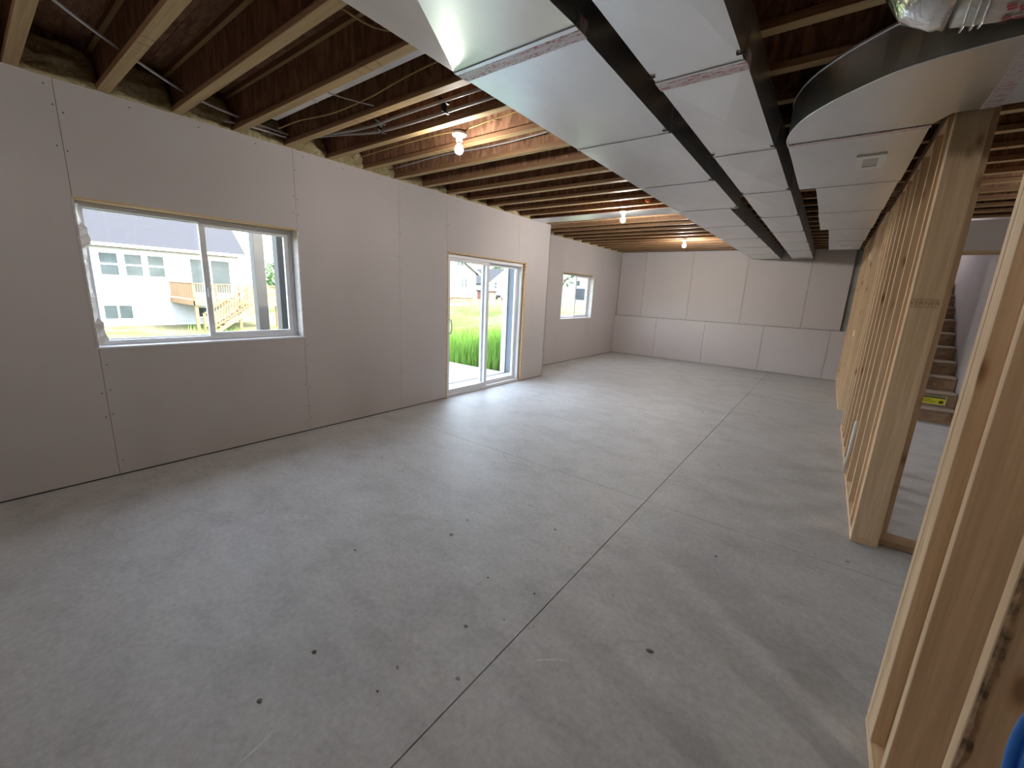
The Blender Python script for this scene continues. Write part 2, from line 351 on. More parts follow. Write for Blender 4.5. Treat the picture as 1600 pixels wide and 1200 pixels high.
# step back
wr_ = struct('wall_left_return', 'short return wall where the left wall steps back', 'wall')
box('wall_core', (XL2 - .2, -T, YC - .1, YC - T, 0, H), 'joint_dark', wr_)
box('drywall_panel', (XL2, 0.0, YC - T, YC, 0.012, H), 'drywall', wr_)
bl = []
for k in range(24): bl.append((XL2 - .28, -.215, YC - .132 + .0, YC - .1, k * .115 - .1, k * .115 + .013))
box('exterior_siding', (XL2 - .28, -.215, YC - .125, YC - .1, -.2, H), 'siding_grey', wr_)
box('corner_board', (XL2 - .31, XL2 - .2, YC - .15, YC + .02, -.2, H), 'trim_white', wr_)
wf_ = struct('wall_left_recess', 'recessed far left wall of drywall with a small window', 'wall')
WIN2 = (8.14, 9.67, 1.0, 2.052)
backing('wall_core', XL2 - .19, XL2 - T - .001, YC, 11.4, [WIN2], 'joint_dark', wf_)
backing('exterior_siding', XL2 - .21, XL2 - .191, YC, 11.4, [WIN2], 'siding_grey', wf_)
for (a, b, c, d) in ((YC, 8.14, .012, zt), (8.14, 9.38, WIN2[3], zt), (8.14, 9.38, .012, WIN2[2]), (9.38, 9.67, WIN2[3], zt), (9.38, 9.67, .012, WIN2[2]), (9.67, 10.6, .012, zt), (10.6, YB + .07, .012, zt)):
    sheet(wf_, (XL2 - T, XL2, a + .0004, b - .0004, c, d))
# back wall with a ledge
wb_ = struct('wall_back', 'grey drywall back wall with a ledge at waist height', 'wall')
ZL = 1.052
box('wall_core_lower', (XL2, 4.79, YB + T + .001, 11.6, 0, ZL - .004), 'wall_concrete', wb_)
box('wall_core_upper', (XL2, 4.79, 11.30, 11.6, ZL - .004, H + JD), 'wall_concrete', wb_)
lx = [XL2, .573, 1.79, 3.06, 4.30, 5.52]
for a, b in zip(lx, lx[1:]): sheet(wb_, (a + .0035, min(b, 4.88) - .0035, YB, YB + T, .012, ZL))
ux = [XL2, .095, 1.292, 2.52, 3.744, 4.452]
for a, b in zip(ux, ux[1:]): sheet(wb_, (a + .003, b - .003, YB + .085, YB + .085 + T, ZL + .008, H))
box('ledge_board', (XL2, 4.452, YB + .004, YB + .085, ZL, ZL + .004), 'wall_concrete', wb_)
# other walls of the basement, out of frame
wr = struct('wall_right', 'bare concrete foundation wall beyond the stair hall', 'wall'); box('wall_core', (XE, XE + .2, YN, 11.6, 0, H + JD), 'wall_concrete', wr)
wn_ = struct('wall_front', 'bare concrete foundation wall at the near end', 'wall'); box('wall_core', (-.2, XE + .2, YN - .2, YN, 0, H + JD), 'wall_concrete', wn_)

# ================================================================== CEILING : subfloor, I-joists
ceil = struct('ceiling', 'open ceiling of wooden I-joists under board subfloor', 'ceiling', (0, 0, H))
ZS = H + JD
XJ0, XJ1 = -0.12, XE
k = 0
yy = YN
while yy < 11.5:
    x = XL2 - .2 - (0.6 if k % 2 else 0)
    while x < XE:
        x1 = min(x + 2.44, XE + .2); y1 = min(yy + 1.22, 11.6)
        if not (x1 > 5.0 and yy > 8.2):
            box('subfloor_panel', (max(x, XL2 - .2) + .0015, x1 - .0015, yy + .0015, y1 - .0015, ZS, ZS + .018), 'osb_floor', ceil)
        x += 2.44
    yy += 1.22; k += 1
box('subfloor_cover', (XL2 - .3, XE + .2, YN - .1, 8.27, ZS + .019, ZS + .03), 'joint_dark', ceil)
box('subfloor_cover', (XL2 - .3, 4.86, 8.27, 11.6, ZS + .019, ZS + .03), 'joint_dark', ceil)
box('subfloor_cover', (5.99, XE + .2, 8.27, 11.6, ZS - .02, ZS + .03), 'joint_dark', ceil)  # unseen cover beside the stairwell, added to stop sun leaking onto the floor
FW, FH, WB = 0.0635, 0.038, 0.011
jmesh = {}
def joist(y, x0, x1):
    L = round(x1 - x0, 3)
    if L not in jmesh:
        jmesh[L] = (boxmesh(L, FW, FH, 'flange', 0.0015, 'bottom_flange'), boxmesh(L, WB, JD - 2 * FH, 'osb_web', 0, 'web'), boxmesh(L, FW, FH, 'flange', 0, 'top_flange'))
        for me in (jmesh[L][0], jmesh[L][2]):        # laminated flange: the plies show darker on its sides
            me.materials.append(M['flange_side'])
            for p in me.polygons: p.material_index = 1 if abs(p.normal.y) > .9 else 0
    e = link('i_joist', None, ceil, (x0, y, H))
    link('bottom_flange', jmesh[L][0], e, (x0, y, H)); link('web', jmesh[L][1], e, (x0, y + (FW - WB) / 2, H + FH)); link('top_flange', jmesh[L][2], e, (x0, y, H + JD - FH))
JS = 0.4064
JY = [0.757 + JS * i for i in range(-8, 26)]
for y in JY:
    x0 = -0.12 if y < YC - .1 else XL2 - .12
    if y > 8.22: joist(y, x0, 4.86)
    else: joist(y, x0, XE)
rim = struct('trim_rim', 'dark rim board closing the joist ends over the left wall', 'trim')
box('rim_board', (-.17, -.13, YN, YC, H, ZS), 'osb_web', rim); box('rim_board', (XL2 - .17, XL2 - .13, YC - .1, 11.4, H, ZS), 'osb_web', rim)
box('rim_board', (XL2 - .17, XL2 + .02, YC - .12, YC - .08, H, ZS), 'osb_web', rim)
# fibreglass at the joist ends
def batt(y0, y1, X, seed, label):
    nu, nv = 14, 12; verts = []; faces = []
    for j in range(nv + 1):
        for i in range(nu + 1):
            u = i / nu; v = j / nv
            edge = min(u, 1 - u) * 2
            top = 0.25 - 0.045 * (1 - min(1, edge * 2.2)) ** 2
            x = X + 0.012 - 0.085 * v ** 1.6 - 0.02 * (1 - min(1, edge * 4)) + 0.034 * (noise.noise(Vector((u * 3.2, v * 4.5, seed * 7.3))) + .5 * noise.noise(Vector((u * 9, v * 11, seed * 3.1))))
            verts.append((x, y0 + u * (y1 - y0), H - .004 + v * top))
    for j in range(nv):
        for i in range(nu):
            a = j * (nu + 1) + i; faces.append((a, a + 1, a + nu + 2, a + nu + 1))
    n0 = len(verts)
    for j in (0, nv):
        for i in (0, nu):
            u = i / nu; verts.append((X - .125, y0 + u * (y1 - y0), H - .004 + (j / nv) * .21))
    b00, b10, b01, b11 = n0, n0 + 1, n0 + 2, n0 + 3
    faces.append((b00, b01, b11, b10)); tl = nv * (nu + 1)
    faces.append(tuple([b01] + list(range(tl, tl + nu + 1)) + [b11])); faces.append(tuple([b10] + list(range(nu, -1, -1)) + [b00]))
    faces.append(tuple([b00] + [r * (nu + 1) for r in range(nv + 1)] + [b01])); faces.append(tuple([b11] + [r * (nu + 1) + nu for r in range(nv, -1, -1)] + [b10]))
    o = poly('insulation_batt', verts, faces, 'fibreglass', None, (X, y0, H - .004), True)
    tag(o, label, 'insulation', 'insulation batts along the rim')
NTH = ['first', 'second', 'third', 'fourth', 'fifth', 'sixth', 'seventh', 'eighth', 'ninth', 'tenth', 'eleventh', 'twelfth', 'thirteenth', 'fourteenth', 'fifteenth', 'sixteenth']
c1 = c2 = 0
for i, y in enumerate(JY):
    if y < .3: continue
    a, b = y + FW / 2 + WB, y + JS + FW / 2 - WB
    if y < YC - .5:
        batt(a, b, 0.0, i, 'yellowish fibreglass batt in the %s joist bay from the left picture edge' % NTH[c1]); c1 += 1
    elif y > YC - .1:
        batt(a, b, XL2, i, 'pale fibreglass batt in the %s joist bay past the wall step' % NTH[c2]); c2 += 1

# ================================================================== WINDOWS AND DOOR
def slider_window(name, label, X, op, mull, parent=None):
    y0, y1, z0, z1 = op
    w = struct(name, label, 'window', (X, y0, z0))
    # wooden rough-opening liner
    for n, b in (('jamb_liner', (X - .12, X + .002, y0, y0 + .012, z0 + .014, z1 - .014)), ('jamb_liner', (X - .12, X + .002, y1 - .014, y1, z0 + .014, z1 - .014)),
                 ('jamb_liner', (X - .12, X + .002, y0, y1, z1 - .014, z1)), ('sill_liner', (X - .12, X + .004, y0 - .005, y1 + .005, z0, z0 + .014))):
        box(n, b, 'jamb' if b[5] - b[4] < .02 and n == 'jamb_liner' else 'wrap_film' if n == 'jamb_liner' else 'vinyl', w)
    xf0, xf1 = X - .20, X - .115; f = .034
    boxes('frame', [(xf0, xf1, y0 + .012, y1 - .014, z0 + .014, z0 + .014 + f), (xf0, xf1, y0 + .012, y1 - .014, z1 - .014 - f, z1 - .014),
                    (xf0, xf1, y0 + .012, y0 + .012 + f, z0 + .014 + f, z1 - .014 - f), (xf0, xf1, y1 - .014 - f, y1 - .014, z0 + .014 + f, z1 - .014 - f)], 'vinyl', w, .003)
    a0, a1 = y0 + .012 + f, y1 - .014 - f; c0, c1 = z0 + .014 + f, z1 - .014 - f
    s = .034
    # fixed sash outside, sliding sash inside
    for nm, (p, q), (sx0, sx1), ss in (('fixed_sash', (a0 - .02, mull + .012), (X - .19, X - .165), .02), ('sliding_sash', (mull - .022, a1 + .005), (X - .155, X - .122), .042)):
        sa = boxes(nm, [(sx0, sx1, p, q, c0 - .012, c0 - .012 + ss), (sx0, sx1, p, q, c1 + .012 - ss, c1 + .012), (sx0, sx1, p, p + max(ss, .045), c0 - .012 + ss, c1 + .012 - ss), (sx0, sx1, q - ss, q, c0 - .012 + ss, c1 + .012 - ss)], 'vinyl', w, .003)
        xm = (sx0 + sx1) / 2
        box('pane', (xm - .002, xm + .002, p + .01, q - .01, c0, c1), 'glass', sa)
    box('latch', (X - .122, X - .105, mull - .008, mull + .018, (z0 + z1) / 2 - .14, (z0 + z1) / 2 - .06), 'white_plastic', w, .003)
    return w
w1 = slider_window('window_1', 'wide white sliding window showing the white house and deck', 0.0, WIN, 1.312)
# torn house-wrap film at its left edge
fv, ff = [], []
n = 26
for i in range(n + 1):
    z = 1.03 + (2.0 - 1.03) * i / n
    w_ = .022 + .018 * noise.noise(Vector((i * .45, 1.3, 0))) + (.028 if 18 < i < 23 else 0) + (.03 if i < 5 else 0)
    fv += [(-.005 - .012 * random.random(), .556, z), (-.03 - .03 * random.random(), .56 + max(.012, w_), z + random.uniform(-.008, .008))]
ff = [(2 * i, 2 * i + 1, 2 * i + 3, 2 * i + 2) for i in range(n)]
fo = poly('torn_film', fv, ff, 'wrap_film', w1, (0, .556, 1.03)); fo.modifiers.new('thick', 'SOLIDIFY').thickness = .0015
fo['label'] = 'torn strip of pale house wrap'
w2 = slider_window('window_2', 'small white sliding window in the recessed far left wall', XL2, WIN2, 9.0)
# loose white film folded over its far jamb
d1 = struct('door_1', 'white sliding glass patio door opening to the tall grass', 'door', (0, 4.04, 0))
y0, y1, z1 = 4.04, 5.885, 2.045
for b in ((-.19, .002, y0, y0 + .02, .0, z1), (-.19, .002, y1 - .038, y1, 0, z1), (-.19, .002, y0, y1, z1 - .02, z1)): box('jamb_liner', b, 'jamb', d1)
f0, f1 = y0 + .02, y1 - .05
boxes('frame', [(-.17, -.04, f0, f0 + .035, .045, z1 - .075), (-.17, -.04, f1 - .035, f1, .045, z1 - .075), (-.17, -.04, f0, f1, z1 - .075, z1 - .02), (-.17, -.03, f0, f1, 0.0, .045)], 'vinyl', d1, .003)
for nm, p, q, sx0, sx1 in (('sliding_panel', f0 + .03, 4.985, -.09, -.05), ('fixed_panel', 4.90, f1 - .03, -.15, -.11)):
    st = .062
    pa = boxes(nm, [(sx0, sx1, p, p + st, .105, z1 - .12), (sx0, sx1, q - st, q, .105, z1 - .12), (sx0, sx1, p, q, .04, .04 + .065), (sx0, sx1, p, q, z1 - .07 - .05, z1 - .07)], 'vinyl', d1, .003)
    box('pane', ((sx0 + sx1) / 2 - .003, (sx0 + sx1) / 2 + .003, p + .03, q - .03, .08, z1 - .1), 'glass', pa)
hb = bmesh.new(); hp = spline([(-.05, 4.13, .93), (-.012, 4.135, .945), (-.004, 4.145, 1.03), (-.012, 4.135, 1.115), (-.05, 4.13, 1.13)], 6); tube_bm(hb, [Vector(p) - Vector((-.05, 4.13, .93)) for p in hp], .009, 8)
link('handle', finish(hb, 'white_plastic', 'handle', True), d1, (-.05, 4.13, .93))

# ================================================================== DUCTS
ZD = 2.545
def duct_section(parent, r0, r1, y0, y1, mat='galvanised', drop=0.010, name='duct_section', ends=False):
    """r = (x0, x1, ztop, zbot) at each end; the underside is cross-broken: a shallow pyramid of four facets"""
    o = Vector((r0[0], y0, r0[3])); bm = bmesh.new()
    def ring(r, y): return [bm.verts.new(Vector(p) - o) for p in ((r[0], y, r[3]), (r[1], y, r[3]), (r[1], y, r[2]), (r[0], y, r[2]))]
    a, b = ring(r0, y0), ring(r1, y1)
    c = bm.verts.new(Vector(((r0[0] + r0[1] + r1[0] + r1[1]) / 4, (y0 + y1) / 2, (r0[3] + r1[3]) / 2 - drop)) - o)
    for p, q in ((a[0], a[1]), (a[1], b[1]), (b[1], b[0]), (b[0], a[0])): bm.faces.new((p, q, c))
    bm.faces.new((a[1], a[2], b[2], b[1])); bm.faces.new((a[0], b[0], b[3], a[3])); bm.faces.new((a[2], a[3], b[3], b[2]))
    bm.faces.new(a[::-1]); bm.faces.new(b)
    return link(name, finish(bm, mat, name), parent, o)
def cleat(parent, x0, x1, y, z, w=.012, mat='galvanised_dull'):
    return boxes('drive_cleat', [(x0 - .002, x1 + .002, y - w / 2, y + w / 2, z - .005, z + .002), (x0 - .004, x0 - .002, y - w / 2, y + w / 2, z - .004, z + .19), (x1 + .002, x1 + .004, y - w / 2, y + w / 2, z - .004, z + .19)], mat, parent, .001)
def tapeband(parent, x0, x1, y0, y1, z):
    return boxes('seam_tape', [(x0 - .004, x1 + .004, y0, y1, z - .0045, z - .0015), (x1 + .001, x1 + .004, y0, y1, z - .0014, z + .05), (x0 - .004, x0 - .001, y0, y1, z - .0014, z + .05)], 'printed_tape', parent)
def clip(parent, x, y, z): return boxes('corner_clip', [(x - .02, x + .012, y - .004, y + .004, z - .012, z - .007), (x - .02, x - .014, y - .012, y + .004, z - .012, z - .007)], 'dark_steel', parent)

# duct 1: widest, on the left; a tapered fitting nearest the camera
d = tag(empty('sheet_metal_duct', (2.6, 1.6, ZD)), 'widest galvanised duct trunk running nearest the light bulbs', 'duct', 'sheet metal ducts under the joists')
fr_ = [[(2.60, H), (2.60, ZD), (2.601, ZD), (3.25, ZD), (3.25, H)], [(2.60, H), (2.61, ZD), (3.07, 2.425), (3.335, 2.425), (3.335, H)], [(2.60, H), (2.61, ZD), (3.07, 2.425), (3.335, 2.425), (3.335, H)]]
fv_ = [(x, y, z) for ring, y in zip(fr_, (1.575, .9, -.6)) for x, z in ring]
poly('tapered_fitting', fv_, [(5 * i + k, 5 * i + (k + 1) % 5, 5 * i + 5 + (k + 1) % 5, 5 * i + 5 + k) for i in range(2) for k in range(5)] + [(4, 3, 2, 1, 0), (10, 11, 12, 13, 14)], 'galvanised_dull', d, (2.6, .9, 2.425))
e1 = [1.60, 2.80, 4.02, 5.22]
for a, b in zip(e1, e1[1:]): duct_section(d, (2.60, 3.245, H, ZD), (2.60, 3.235, H, ZD), a, b)
e2 = [5.22, 6.44, 7.66, 8.88, 10.1, YB + .08]
for a, b in zip(e2, e2[1:]): duct_section(d, (2.595, 3.15, H, ZD), (2.595, 3.15, H, ZD), a, b)
tapeband(d, 2.60, 3.25, 1.60, 1.665, ZD); cleat(d, 2.60, 3.25, 1.585, ZD, .026)
for y in e1[1:] + e2[1:-1]:
    cleat(d, 2.60, 3.24 if y < 5.3 else 3.15, y, ZD); clip(d, 3.235 if y < 5.3 else 3.15, y - .06, ZD + .004)
# duct 2
d = tag(empty('sheet_metal_duct', (3.36, 1.2, ZD)), 'narrow galvanised duct trunk in the middle, reaching the back wall', 'duct', 'sheet metal ducts under the joists')
e3 = [0.2, 2.16, 3.40, 4.63, 5.93, 7.15, 8.37, 9.59, YB + .02]
for a, b in zip(e3, e3[1:]): duct_section(d, (3.365, 3.745, H, ZD), (3.365, 3.738, H, ZD), a, b, drop=.013)
tapeband(d, 3.365, 3.745, 2.165, 2.245, ZD)
for y in e3[1:-1]:
    cleat(d, 3.365, 3.742, y, ZD); clip(d, 3.742, y - .07, ZD + .004); clip(d, 3.372, y - .07, ZD + .004)
# duct 3: elbow from the right, then along the partition
d = tag(empty('elbow_duct', (4.1, 3.4, ZD)), 'galvanised elbow duct curving in above the stud wall', 'duct', 'sheet metal ducts under the joists')
# outer curve (left/near) and inner throat as polylines
outer = [(7.6, 2.47), (4.75, 2.47), (4.60, 2.50), (4.32, 2.56), (4.115, 2.71), (3.98, 2.86), (3.90, 2.99), (3.845, 3.14), (3.818, 3.27), (3.814, 3.38)]
so_ = spline([(p[0], p[1], 0) for p in outer[2:]], 4)
outer = [Vector((7.6, 2.46, 0)), Vector((5.2, 2.47, 0))] + so_
inner = [Vector((7.6, 3.235, 0)), Vector((5.2, 3.235, 0))]
for k in range(len(so_)):
    t_ = k / (len(so_) - 1)
    inner.append(Vector((4.70, 3.235, 0)).lerp(Vector((4.54, 3.24, 0)), min(1, t_ * 2)) if t_ < .5 else Vector((4.54, 3.24, 0)).lerp(Vector((4.475, 3.38, 0)), (t_ - .5) * 2))
bm = bmesh.new(); o = Vector((4.1, 3.0, ZD)); R4 = []
for p, q in zip(outer, inner): R4.append([bm.verts.new(Vector((a.x, a.y, z)) - o) for a, z in ((p, ZD), (q, ZD), (q, H), (p, H))])
for a, b in zip(R4, R4[1:]):
    for k in range(4): bm.faces.new((a[k], a[(k + 1) % 4], b[(k + 1) % 4], b[k]))
bm.faces.new(R4[0]); bm.faces.new(R4[-1][::-1]); link('elbow', finish(bm, 'galvanised', 'elbow'), d, o)
# rolled seam along the outer edge
tube('standing_seam', [(p.x, p.y - .004, ZD - .002) for p in outer], .0055, 'galvanised_dull', d, 6)
tube('standing_seam', [(p.x, p.y - .004, H - .012) for p in outer[2:]], .004, 'galvanised_dull', d, 6)
segs = [(3.40, 4.65, 3.812, 4.478), (4.65, 5.88, 3.932, 4.468), (5.88, 7.12, 3.925, 4.46), (7.12, 8.34, 4.015, 4.45), (8.34, 9.55, 4.012, 4.438)]
for (a, b, x0, x1) in segs: duct_section(d, (x0, x1, H, ZD), (x0, x1, H, ZD), a, b, drop=.0025)
for (a, b, x0, x1) in segs[1:]: cleat(d, x0, x1, a, ZD)
tapeband(d, 3.815, 4.478, 3.372, 3.412, ZD)
tb = boxes('seam_tape', [(4.635, 4.70, 2.46, 3.24, ZD - .0035, ZD - .0005)], 'printed_tape', d)
# supply registers on its underside
def register(x0, x1, y0, y1, label):
    r = tag(empty('ceiling_register', (x0, y0, ZD - .02)), label, 'vent')
    z0, z1 = ZD - .012, ZD - .0005; b = .038
    boxes('frame', [(x0, x1, y0, y0 + b * 1.6, z0, z1), (x0, x1, y1 - b * 1.6, y1, z0, z1), (x0, x0 + b, y0 + b * 1.6, y1 - b * 1.6, z0, z1), (x1 - b, x1, y0 + b * 1.6, y1 - b * 1.6, z0, z1)], 'white_plastic', r)
    nb = 9
    for k in range(nb):
        y = y0 + .065 + (y1 - y0 - .13) * (k + .5) / nb
        s = box('louver', (x0 + b, x1 - b, y - .006, y + .006, z0 + .003, z0 + .005), 'white_plastic', r)
    box('back_plate', (x0 + b, x1 - b, y0 + .06, y1 - .06, z0 + .006, z0 + .009), 'galvanised_dull', r)
    return r
register(4.178, 4.334, 3.806, 4.142, 'white louvered register under the elbow duct, nearest one')
register(4.16, 4.30, 8.90, 9.20, 'small white register at the far end of the elbow duct')
# foil-wrapped round duct in front of the elbow
d = tag(empty('round_foil_duct', (4.3, 2.2, 2.62)), 'foil-wrapped round duct crossing in front of the elbow duct', 'duct')
pth = spline([(4.275, 2.19, 3.04), (4.275, 2.19, 2.84), (4.278, 2.19, 2.71), (4.31, 2.19, 2.635), (4.39, 2.19, 2.60)], 5)
tube('foil_elbow', pth, [.112 + .004 * math.sin(i * 2.2) for i in range(len(pth))], 'foil', d, 24)
pth = [(4.37 + .12 * i, 2.19, 2.598 + .004 * math.sin(i)) for i in range(27)]
tube('insulated_sleeve', pth, [.1 if i == 0 else .114 + .005 * math.sin(i * 1.7) for i in range(27)], 'foil_wrap', d, 24)
for k, x in enumerate((4.40, 4.425, 4.445)):
    tube('crimp_band', [(x, 2.19 + .118 * math.cos(a), 2.598 + .118 * math.sin(a)) for a in [i * math.pi / 10 for i in range(21)]], .0035, 'foil', d, 6)
# red print on the sleeve: short rows of dashes
bm = bmesh.new()
for row, (x, n_) in enumerate(((4.50, 5), (4.53, 4), (4.62, 5))):
    for k in range(n_):
        a = math.radians(200 + 22 * k + row * 6)
        for s in (0, 1):
            aa = a + s * .09; c0 = Vector((x + s * .004, 2.19 + .1205 * math.cos(aa), 2.598 + .1205 * math.sin(aa))); n0 = Vector((0, math.cos(aa), math.sin(aa))); tng = Vector((0, -math.sin(aa), math.cos(aa)))
            q = [c0 + Vector((sx * .011, 0, 0)) + tng * (sy * .0045) for sx, sy in ((-1, -1), (1, -1), (1, 1), (-1, 1))]
            bm.faces.new([bm.verts.new(v) for v in q] if True else [])
pr = link('red_print', finish(bm, 'red_ink'), d, (0, 0, 0)); pr['kind'] = 'stuff'
# panned joist bays: thin sheet metal closing a bay
d = tag(empty('panned_duct', (.3, 1.65, 2.84)), 'flat sheet metal duct tucked up in a joist bay', 'duct')
duct_section(d, (.30, 2.60, 2.99, 2.842), (.30, 2.60, 2.99, 2.842), 1.60, 1.80, drop=.002)
cleat(d, .95, .96, 1.70, 2.842, .2)
d = tag(empty('panned_duct', (0, 6.1, H - .01)), 'flat sheet metal panning under a joist bay beside the second bulb', 'duct')
duct_section(d, (-.02, 2.60, H - .002, H - .012), (-.02, 2.60, H - .002, H - .012), 5.90, 6.30, drop=.001, name='sheet')

# ================================================================== LAMPS
def lamp(x, y, label, glow='lit_bulb'):
    L = tag(empty('bulb_lamp', (x, y, H - .14)), label, 'lamp', 'bare bulbs on the joists')
    lathe('junction_box', [(0, 0), (.051, 0), (.051, -.012), (0, -.012)], 'joint_dark', L, (x, y, H), 20)
    lathe('lampholder', [(0, -.012), (.056, -.012), (.058, -.026), (.052, -.034), (.032, -.040), (.026, -.052), (.024, -.078), (.0, -.078)], 'white_plastic', L, (x, y, H), 28)
    lathe('bulb_neck', [(0, -.076), (.0175, -.076), (.019, -.09), (.025, -.108), (0, -.108)], 'white_plastic', L, (x, y, H), 24)
    lathe('bulb_globe', [(.024, -.106), (.030, -.118), (.0325, -.132), (.031, -.146), (.024, -.158), (.012, -.165), (0, -.1665)], glow, L, (x, y, H), 24)
    return L
lamp(1.674, 2.545, 'bare lit bulb on a white lampholder, nearest of the row', 'lit_bulb_low')
lamp(1.655, 5.86, 'bare lit bulb on a white lampholder beside the flat metal panning')
lamp(1.665, 8.95, 'bare lit bulb on a white lampholder, farthest of the row')
lamp(6.10, 5.60, 'bare lit bulb in the stair hall behind the studs', 'lit_bulb_dim')
lamp(5.95, 0.75, 'added bare bulb in the hall behind the nearest studs, lighting the post', 'lit_bulb_dim')  # unseen lamp, added to brighten the end post of the partition
lamp(1.66, -0.78, 'added bare fill bulb behind the viewer, out of frame', 'lit_bulb_fill')  # extra lamp out of frame, added as fill for the near end

# ================================================================== CABLES AND PIPES
def cable(name, pts, r, mat, label, cat='cable', n=6): return tag(tube(name, pts, r, mat, None, 8, n), label, cat)
cable('white_pipe', [(1.15, .30, 2.862), (.888, .489, 2.855), (.586, .78, 2.85), (.22, 1.20, 2.85), (.10, 1.52, 2.845), (.06, 1.75, 2.845), (.05, 2.05, 2.84)], .0095, 'white_cable', 'thin white pipe running diagonally through the first joists by the wall', 'pipe')
cable('white_cable', [(.02, 1.50, 2.80), (.10, 1.72, 2.795), (.12, 1.95, 2.79)], .007, 'white_cable', 'short white cable end poking from the insulation under the metal duct')
cable('water_pipe', [(.35, 2.02, 2.80), (.62, 2.13, 2.795), (1.0, 2.20, 2.795), (1.35, 2.20, 2.80), (1.9, 2.20, 2.80), (2.65, 2.22, 2.80)], .011, 'grey_pipe', 'grey water pipe along the joist, upper of two', 'pipe')
cable('water_pipe', [(.35, 2.06, 2.785), (.62, 2.15, 2.785), (1.0, 2.25, 2.77), (1.35, 2.27, 2.765), (1.9, 2.27, 2.765), (2.65, 2.27, 2.765)], .011, 'grey_pipe', 'grey water pipe along the joist, lower of two', 'pipe')
for x in (1.08, 1.82):
    o = boxes('pipe_clip', [(x - .012, x + .012, 2.185, 2.29, 2.812, 2.83), (x - .006, x + .006, 2.22, 2.26, 2.755, 2.82), (x - .012, x + .012, 2.25, 2.29, 2.75, 2.757)], 'black_plastic', None, .002)
    tag(o, 'small black clip holding the two grey pipes, ' + ('nearest the wall' if x < 1.5 else 'nearest the duct'), 'clip')
cable('yellow_cable', [(.25, 1.83, 2.80), (.55, 1.86, 2.815), (.95, 1.90, 2.80), (1.4, 1.92, 2.815), (1.9, 1.93, 2.86), (2.7, 1.93, 2.88)], .0055, 'yellow_cable', 'yellow cable sagging beside the flat metal duct')
cable('yellow_cable', [(2.10, 1.215, 2.80), (2.17, 1.265, 2.79), (2.19, 1.34, 2.775), (2.21, 1.43, 2.775), (2.30, 1.49, 2.775), (2.62, 1.52, 2.80)], .0055, 'yellow_cable', 'yellow cable looping down in front of the widest duct')
cable('yellow_cable', [(.15, 2.66, 2.81), (.7, 2.68, 2.83), (1.3, 2.68, 2.83), (1.65, 2.61, 2.775), (1.75, 2.60, 2.78), (2.05, 2.68, 2.84), (2.65, 2.70, 2.85)], .005, 'yellow_cable', 'yellow cable running to the nearest bulb')
cable('grey_cable', [(.2, 3.06, 2.80), (.9, 3.08, 2.83), (1.5, 3.07, 2.81), (2.0, 3.08, 2.82), (2.65, 3.09, 2.86)], .006, 'grey_pipe', 'thin grey cable in the bay behind the nearest bulb')
cable('white_cable', [(1.17, 1.62, 2.835), (1.28, 1.78, 2.80), (1.42, 1.95, 2.775)], .004, 'white_cable', 'loose white cable tie end hanging off the metal duct')
ORD = ['first', 'second', 'third', 'fourth', 'fifth', 'sixth', 'seventh', 'eighth', 'ninth', 'tenth', 'eleventh', 'twelfth', 'thirteenth', 'fourteenth', 'fifteenth', 'sixteenth', 'seventeenth', 'eighteenth', 'nineteenth', 'twentieth']
for i, (x, k) in enumerate(((2.02, 12), (2.22, 13), (2.38, 14), (2.34, 15), (2.46, 16), (2.40, 17))):
    y = JY[k] + FW
    cable('cable_tail', [(x - .02, y - .004, 2.77), (x + .02, y + .012, 2.77), (x + .06, y + .05, 2.738), (x + .11, y + .06, 2.73)], .0035, 'yellow_cable', 'short pale cable tail hanging from a joist, %s one beyond the nearest bulb' % ORD[i])
tag(boxes('fire_stop_cap', [(2.06, 2.12, 5.565, 5.60, 2.77, 2.80), (2.075, 2.105, 5.555, 5.61, 2.765, 2.79)], 'orange_plastic', None, .004), 'small orange plastic cap on a joist beyond the second bulb', 'cap')

# ================================================================== STUD PARTITION
SD = 0.14
wp = struct('wall_partition', 'open two-by-six stud wall of pale lumber beside the stair hall', 'wall', (XR, 3.42, 0))
stud_me = boxmesh(SD, .038, H - .114, 'stud', .002, 'stud')
def stud(parent, x, y, z0=.038): return link('stud', stud_me, parent, (x, y, z0))
box('bottom_plate', (XR, XR + SD, 3.42, 6.80, 0, .038), 'plate_y', wp, .002)
box('top_plate', (XR, XR + SD, 3.42, 6.80, H - .076, H - .0385), 'plate_y', wp, .002); box('top_plate', (XR, XR + SD, 3.42, 6.80, H - .038, H - .001), 'plate_y', wp, .002)
for y in (3.422, 3.475, 3.66, 4.055, 4.555, 4.90, 5.30, 5.71, 6.11, 6.45, 6.755): stud(wp, XR, y)
# hall-side corner stud and plate
box('corner_stud', (XR + SD, XR + SD + .038, 3.50, 3.64, .038, H - .001), 'stud', wp, .002)
hp_ = struct('trim_hall_plate', 'floor plate running right from the stud wall corner', 'plate', (XR + SD, 3.5, 0))
box('bottom_plate', (XR + SD + .001, 6.0, 3.50, 3.64, 0, .038), 'plate_x', hp_, .002)
wq = struct('wall_partition_far', 'far end of the stud wall near the back wall', 'wall', (4.555, 7.98, 0))
box('bottom_plate', (4.555, 4.555 + SD, 7.98, YB, 0, .038), 'plate_y', wq, .002); box('top_plate', (4.555, 4.555 + SD, 6.80, YB, H - .076, H - .001), 'plate_y', wq, .002)
for y in (7.982, 8.03, 8.40, 8.80, 9.2, 9.6, 10.0, 10.4, 10.8, 11.1): stud(wq, 4.555, y)
for y0_, y1_, z in ((8.07, 8.40, 1.12), (8.44, 8.80, 2.30)): box('blocking', (4.555, 4.555 + SD, y0_, y1_, z, z + .09), 'plate_y', wq, .002)
